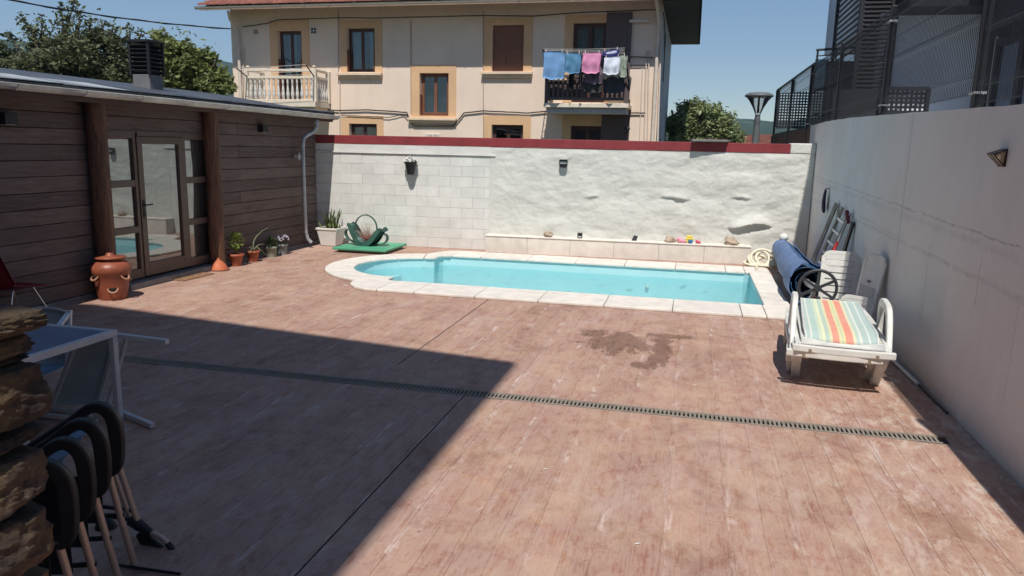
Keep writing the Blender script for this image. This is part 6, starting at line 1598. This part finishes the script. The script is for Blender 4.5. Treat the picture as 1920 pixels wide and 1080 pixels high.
# ------------------------------------------------------------------ garden table, sun chairs, red chair (in the shade on the left)
tb_ = thing('garden_table', 'white framed garden table with blue glass top in the shade', 'table', (-5.1, 4.3, 0))
TX0, TX1, TY0, TY1 = -5.85, -4.27, 3.86, 4.77
MB().box((TX0+.03, TY0+.03, .722), (TX1-.03, TY1-.03, .734)).build('table_top', MT['table_glass'], tb_)
mb = MB(); mb.box((TX0, TY0, .69), (TX1, TY0+.05, .742)).box((TX0, TY1-.05, .69), (TX1, TY1, .742)).box((TX0, TY0+.05, .69), (TX0+.05, TY1-.05, .742)).box((TX1-.05, TY0+.05, .69), (TX1, TY1-.05, .742)); mb.build('table_frame', MT['alu'], tb_, bevel=.004)
for x in (TX0+.025, TX1-.025):
    for y in (TY0+.025, TY1-.025): MB().box((x-.024, y-.024, 0), (x+.024, y+.024, .689)).build('leg', MT['alu'], tb_, bevel=.004)
s1 = thing('tipped_chair', 'white framed grey sling chair lying on its side behind the table corner', 'chair', (-4.5, 4.85, 0))
BL, BR, TR, TL = onz(78, 770, .04), onz(166, 768, .04), onz(204, 636, .66), onz(128, 640, .66)
off = V(.0, .22, 0); BL, BR, TR, TL = [p+off*0 for p in (BL, BR, TR, TL)]
dd_ = V(-.02, .12, 0)
BL, BR, TR, TL = BL+dd_, BR+dd_, TR+dd_, TL+dd_
MB().sheet(lambda a, b_: (BL.lerp(BR, a)).lerp(TL.lerp(TR, a), b_)+V(0, .03*math.sin(math.pi*b_), 0), 6, 8, .004).build('sling', MT['sling_grey'], s1)
MB().beam(BL, TL, .03, .03).beam(BR, TR, .034, .034).build('sling_frame', MT['alu'], s1, bevel=.004)
a, b_ = onz(186, 766, .04)+dd_, onz(222, 636, .66)+dd_; MB().beam(a, b_, .03, .03).build('frame_tube', MT['alu'], s1)
a, b_ = onz(200, 632, .66)+dd_*.6, onz(314, 641, .66); MB().beam(a, b_, .04, .04).build('leg', MT['alu'], s1, bevel=.004)
a, b_ = onz(186, 766, .03)+dd_*.6, onz(286, 798, .03); MB().beam(a, b_, .04, .04).build('leg', MT['alu'], s1, bevel=.004)
a, b_ = onz(66, 776, .03), onz(155, 786, .03); MB().beam(a, b_, .035, .035).build('leg', MT['alu'], s1, bevel=.004)
a, b_ = onz(80, 764, .03), onz(172, 778, .03); MB().beam(a, b_, .03, .03).build('leg', MT['alu'], s1, bevel=.004)
s2 = thing('sling_chair', 'white framed sling chair with curved back beyond the table', 'chair', (-5.6, 5.2, 0))
a, b_ = ony(8, 590, 5.15), ony(131, 588, 5.15); lo_a, lo_b = a+V(.0, -.12, -.42), b_+V(.05, -.12, -.42)
MB().sheet(lambda u, v_: a.lerp(b_, u)*(1-v_)+lo_a.lerp(lo_b, u)*v_+V(0, .07*math.sin(math.pi*u), .035*math.sin(math.pi*u)*(1-v_)), 14, 8, .006).build('sling', MT['sling_grey'], s2)
MB().tube([a.lerp(b_, i/12)+V(0, .07*math.sin(math.pi*i/12), .035*math.sin(math.pi*i/12)+.005) for i in range(13)], .012, 6).build('top_rail', MT['alu'], s2)
for e_, lo_, s_1 in ((a, lo_a, -1), (b_, lo_b, 1)):
    MB().beam(e_+V(0, 0, .03), lo_, .035, .035).build('back_post', MT['alu'], s2, bevel=.004)
    MB().beam(e_+V(0, -.02, 0), e_+V(.0+.16*(s_1 > 0), -.50, -.20), .04, .03).build('arm_rest', MT['alu'], s2, bevel=.004)
    MB().beam(lo_, V(lo_.x, lo_.y+.06, 0), .03, .03).build('leg', MT['alu'], s2)
    MB().beam(V(lo_.x, lo_.y-.42, .40), V(lo_.x, lo_.y-.45, 0), .03, .03).build('leg', MT['alu'], s2)
MB().sheet(lambda u, v_: lo_a.lerp(lo_b, u)+V(0, -.44*v_, .01-.02*math.sin(math.pi*v_)), 6, 6, .006).build('seat_sling', MT['sling_blue'], s2)
# red shell chair
rc = thing('red_chair', 'dark red shell chair with thin chrome legs against the annexe', 'chair', (-7.78, 7.05, 0), rot=R(0))
def shell(u, v_):      # u across, v along from front edge of the seat to top of the back
    x = (u-.5)*(.56-.06*v_)
    if v_ < .5: yy, zz = .27-v_*.9, .44-.03*math.sin(v_*6.28)
    else: w_ = (v_-.5)/.5; yy, zz = -.18-.16*w_, .44+.38*w_**1.1
    c = (2*u-1)**2; return (x, yy+.05*c*(v_ > .5), zz+.06*c*(1-abs(v_-.45))-.04*c*max(0, .2-v_)*5)
MB().sheet(shell, 14, 18, .012).build('shell_seat', MT['red_shell'], rc)
for sx in (-1, 1):
    MB().tube([(sx*.16, .18, .42), (sx*.24, .36, 0)], .009, 6).build('leg', MT['chrome'], rc); MB().tube([(sx*.16, -.10, .42), (sx*.24, -.28, 0)], .009, 6).build('leg', MT['chrome'], rc)

# ------------------------------------------------------------------ stacked chairs with black arms, front left
CA = math.atan2(-.90, .43)
def armchair(label, loc):
    t_ = thing('stacked_chair', label, 'chair', loc, rot=CA, group='black armed chairs standing nested in a row'); ba = MT['black_plastic']
    MB().tube([(0, 0, .012), (.005, -.045, .27), (.01, -.088, .56)], .0165, 10).build('leg', MT['tube_beige'], t_)
    P_ = smooth([(0, -.10, .535), (0, -.055, .56), (0, -.040, .63), (0, -.038, .76), (0, -.055, .84), (0, -.10, .885), (0, -.155, .878), (0, -.24, .815), (0, -.36, .735), (0, -.50, .645), (0, -.62, .565)], 5)
    n_ = len(P_); mb = MB(); ribbon(mb, P_, (1, 0, 0), .052, [.050+.016*math.exp(-((i-14)/9)**2) for i in range(n_)]); mb.build('arm_rest', ba, t_, bevel=.016)
    MB().tube([(.0, -.62, .56), (.02, -.60, .32), (.03, -.58, .012)], .0155, 8).build('leg', MT['tube_beige'], t_)
    MB().sheet(lambda a, b_: (-.13+.22*b_, -.16-.44*a, .78-.25*a-.02*math.sin(math.pi*b_)), 8, 6, .005).build('seat_sling', MT['sling_blue'], t_)
    MB().sheet(lambda a, b_: (.035-.03*math.sin(math.pi*a), -.115-.47*a, .28+(.24+.02*math.sin(math.pi*a))*b_), 8, 6, .005).build('back_sling', MT['sling_black'], t_)
    MB().tube([(.0, -.03, .30), (.0, -.59, .32)], .012, 6).build('cross_tube', ba, t_)
    return t_
MT['sling_black'] = M('sling_black', (.02, .022, .028), .7, .2, 4, .2, 200)
c0 = armchair('farthest chair of the black armed row, nearest the table', (-2.70, 3.01, 0))
for i, lb in ((1, 'second chair from the table in the black armed row'), (2, 'third chair from the table in the black armed row'), (3, 'nearest chair of the black armed row, half behind the stone pillar')):
    dup(c0, loc=(-2.70+.105*i, 3.01-.21*i, 0), rot=CA, label=lb)
# folded frame behind them
ff = thing('folded_trolley', 'folded tube frame with black joints and oval foot behind the chairs', 'folding frame', (-2.6, 3.2, 0))
YQ = 3.22
def Q(x, y, dy=0): return ony(x, y, YQ+dy)
MB().tube([Q(215, 850), Q(262, 990)], .016, 10).tube([Q(207, 870, .05), Q(245, 975, .05)], .013, 8).build('frame_tube', MT['tube_beige'], ff)
mb = MB(); mb.tube([Q(245, 975), Q(262, 985), Q(283, 1000)], [.03, .032, .022], 10); mb.tube([Q(190, 965), Q(250, 975)], .012, 8); mb.tube([Q(195, 950, .06), Q(255, 958, .06)], .012, 8); mb.build('joint', MT['black_plastic'], ff)
MB().tube(smooth([Q(281, 998), Q(302, 1008), Q(317, 1022)]), .015, 8).build('frame_tube', MT['tube_beige'], ff)
mb = MB(); a, b_, c = Q(258, 1000), Q(334, 1068), Q(300, 1010)
cc = (a+b_)/2; e1 = (b_-a)/2; e2 = V(0, 0, 1).cross(e1.normalized()).cross(e1.normalized()).normalized()*.048
mb.prism([(math.cos(k*.3142), math.sin(k*.3142)) for k in range(20)], (-.012, .012), lambda u, v_, d: cc+e1*u+e2*v_+V(0, d, 0)); mb.tube(smooth([Q(314, 1018), Q(328, 1040), Q(337, 1078)]), .018, 8); mb.build('oval_foot', MT['black_plastic'], ff, bevel=.005)
zf = .015
def G(x, y): return onz(x, y, zf)
MB().tube([G(338, 1076), G(210, 1058)], .008, 8).tube([G(334, 1084), G(230, 1086)], .008, 8).build('base_tube', MT['black_metal'], ff)
MB().ball(Q(200, 1000, .1), (.07, .06, .10), 12, 8).build('side_pouch', MT['black_plastic'], ff)

# ------------------------------------------------------------------ stone pillar at the left edge
pi = thing('stone_pillar', 'rough stacked stone pillar at the left edge of the view', 'pillar', (-1.6, 1.2, 0))
YP = 1.22
rows = [(66, 598, 652), (46, 648, 694), (40, 690, 706), (71, 694, 836), (62, 832, 870), (77, 864, 990), (42, 972, 1016), (91, 978, 1120), (80, 1116, 1230), (92, 1226, 1380), (80, 1376, 1560), (88, 1556, 1760), (90, 1750, 2000)]
for i, (xr_, y0, y1) in enumerate(rows):
    a, b_ = ony(xr_, y0, YP), ony(xr_, y1, YP); h_ = (a.z-b_.z); cx_ = (a.x+b_.x)/2-.20; sd = i*7.3
    if b_.z < 0: continue
    def f(d, sd=sd):
        m_1 = max(abs(d.x), abs(d.y), abs(d.z)); k = (1/m_1)**.72
        return k*(.93+.16*noise.voronoi(Vector((d.x*1.5+sd, d.y*1.5, d.z*1.5)))[0][0]+.05*noise.fractal(Vector((d.x*1.2+sd, d.y*1.2, d.z*1.0)), .9, 2.1, 4)+.035*noise.fractal(Vector((d.x*5+sd, d.y*5, d.z*4)), .7, 2.3, 6)+.03*abs(noise.noise(Vector((d.x*2.6+sd, d.y*2.6, d.z*2.2)))))
    MB().ball((cx_, YP+random.uniform(-.02, .02), (a.z+b_.z)/2), (.118, .116, h_*.385), 110, 76, f).build('stone', MT['stone'], pi)
    MB().ball((cx_-.30, YP+.02, (a.z+b_.z)/2+.02), (.145, .135, h_*.42), 40, 28, f).build('stone', MT['stone'], pi)
top = ony(40, 640, YP).z
MB().box((-1.85, YP-.1, 0), (-1.52, YP+.1, top-.03)).build('mortar_core', MT['lid_base'], pi)
print('OBJECTS', len(bpy.data.objects), 'TRIS', sum(len(m.polygons) for m in bpy.data.meshes)*2)
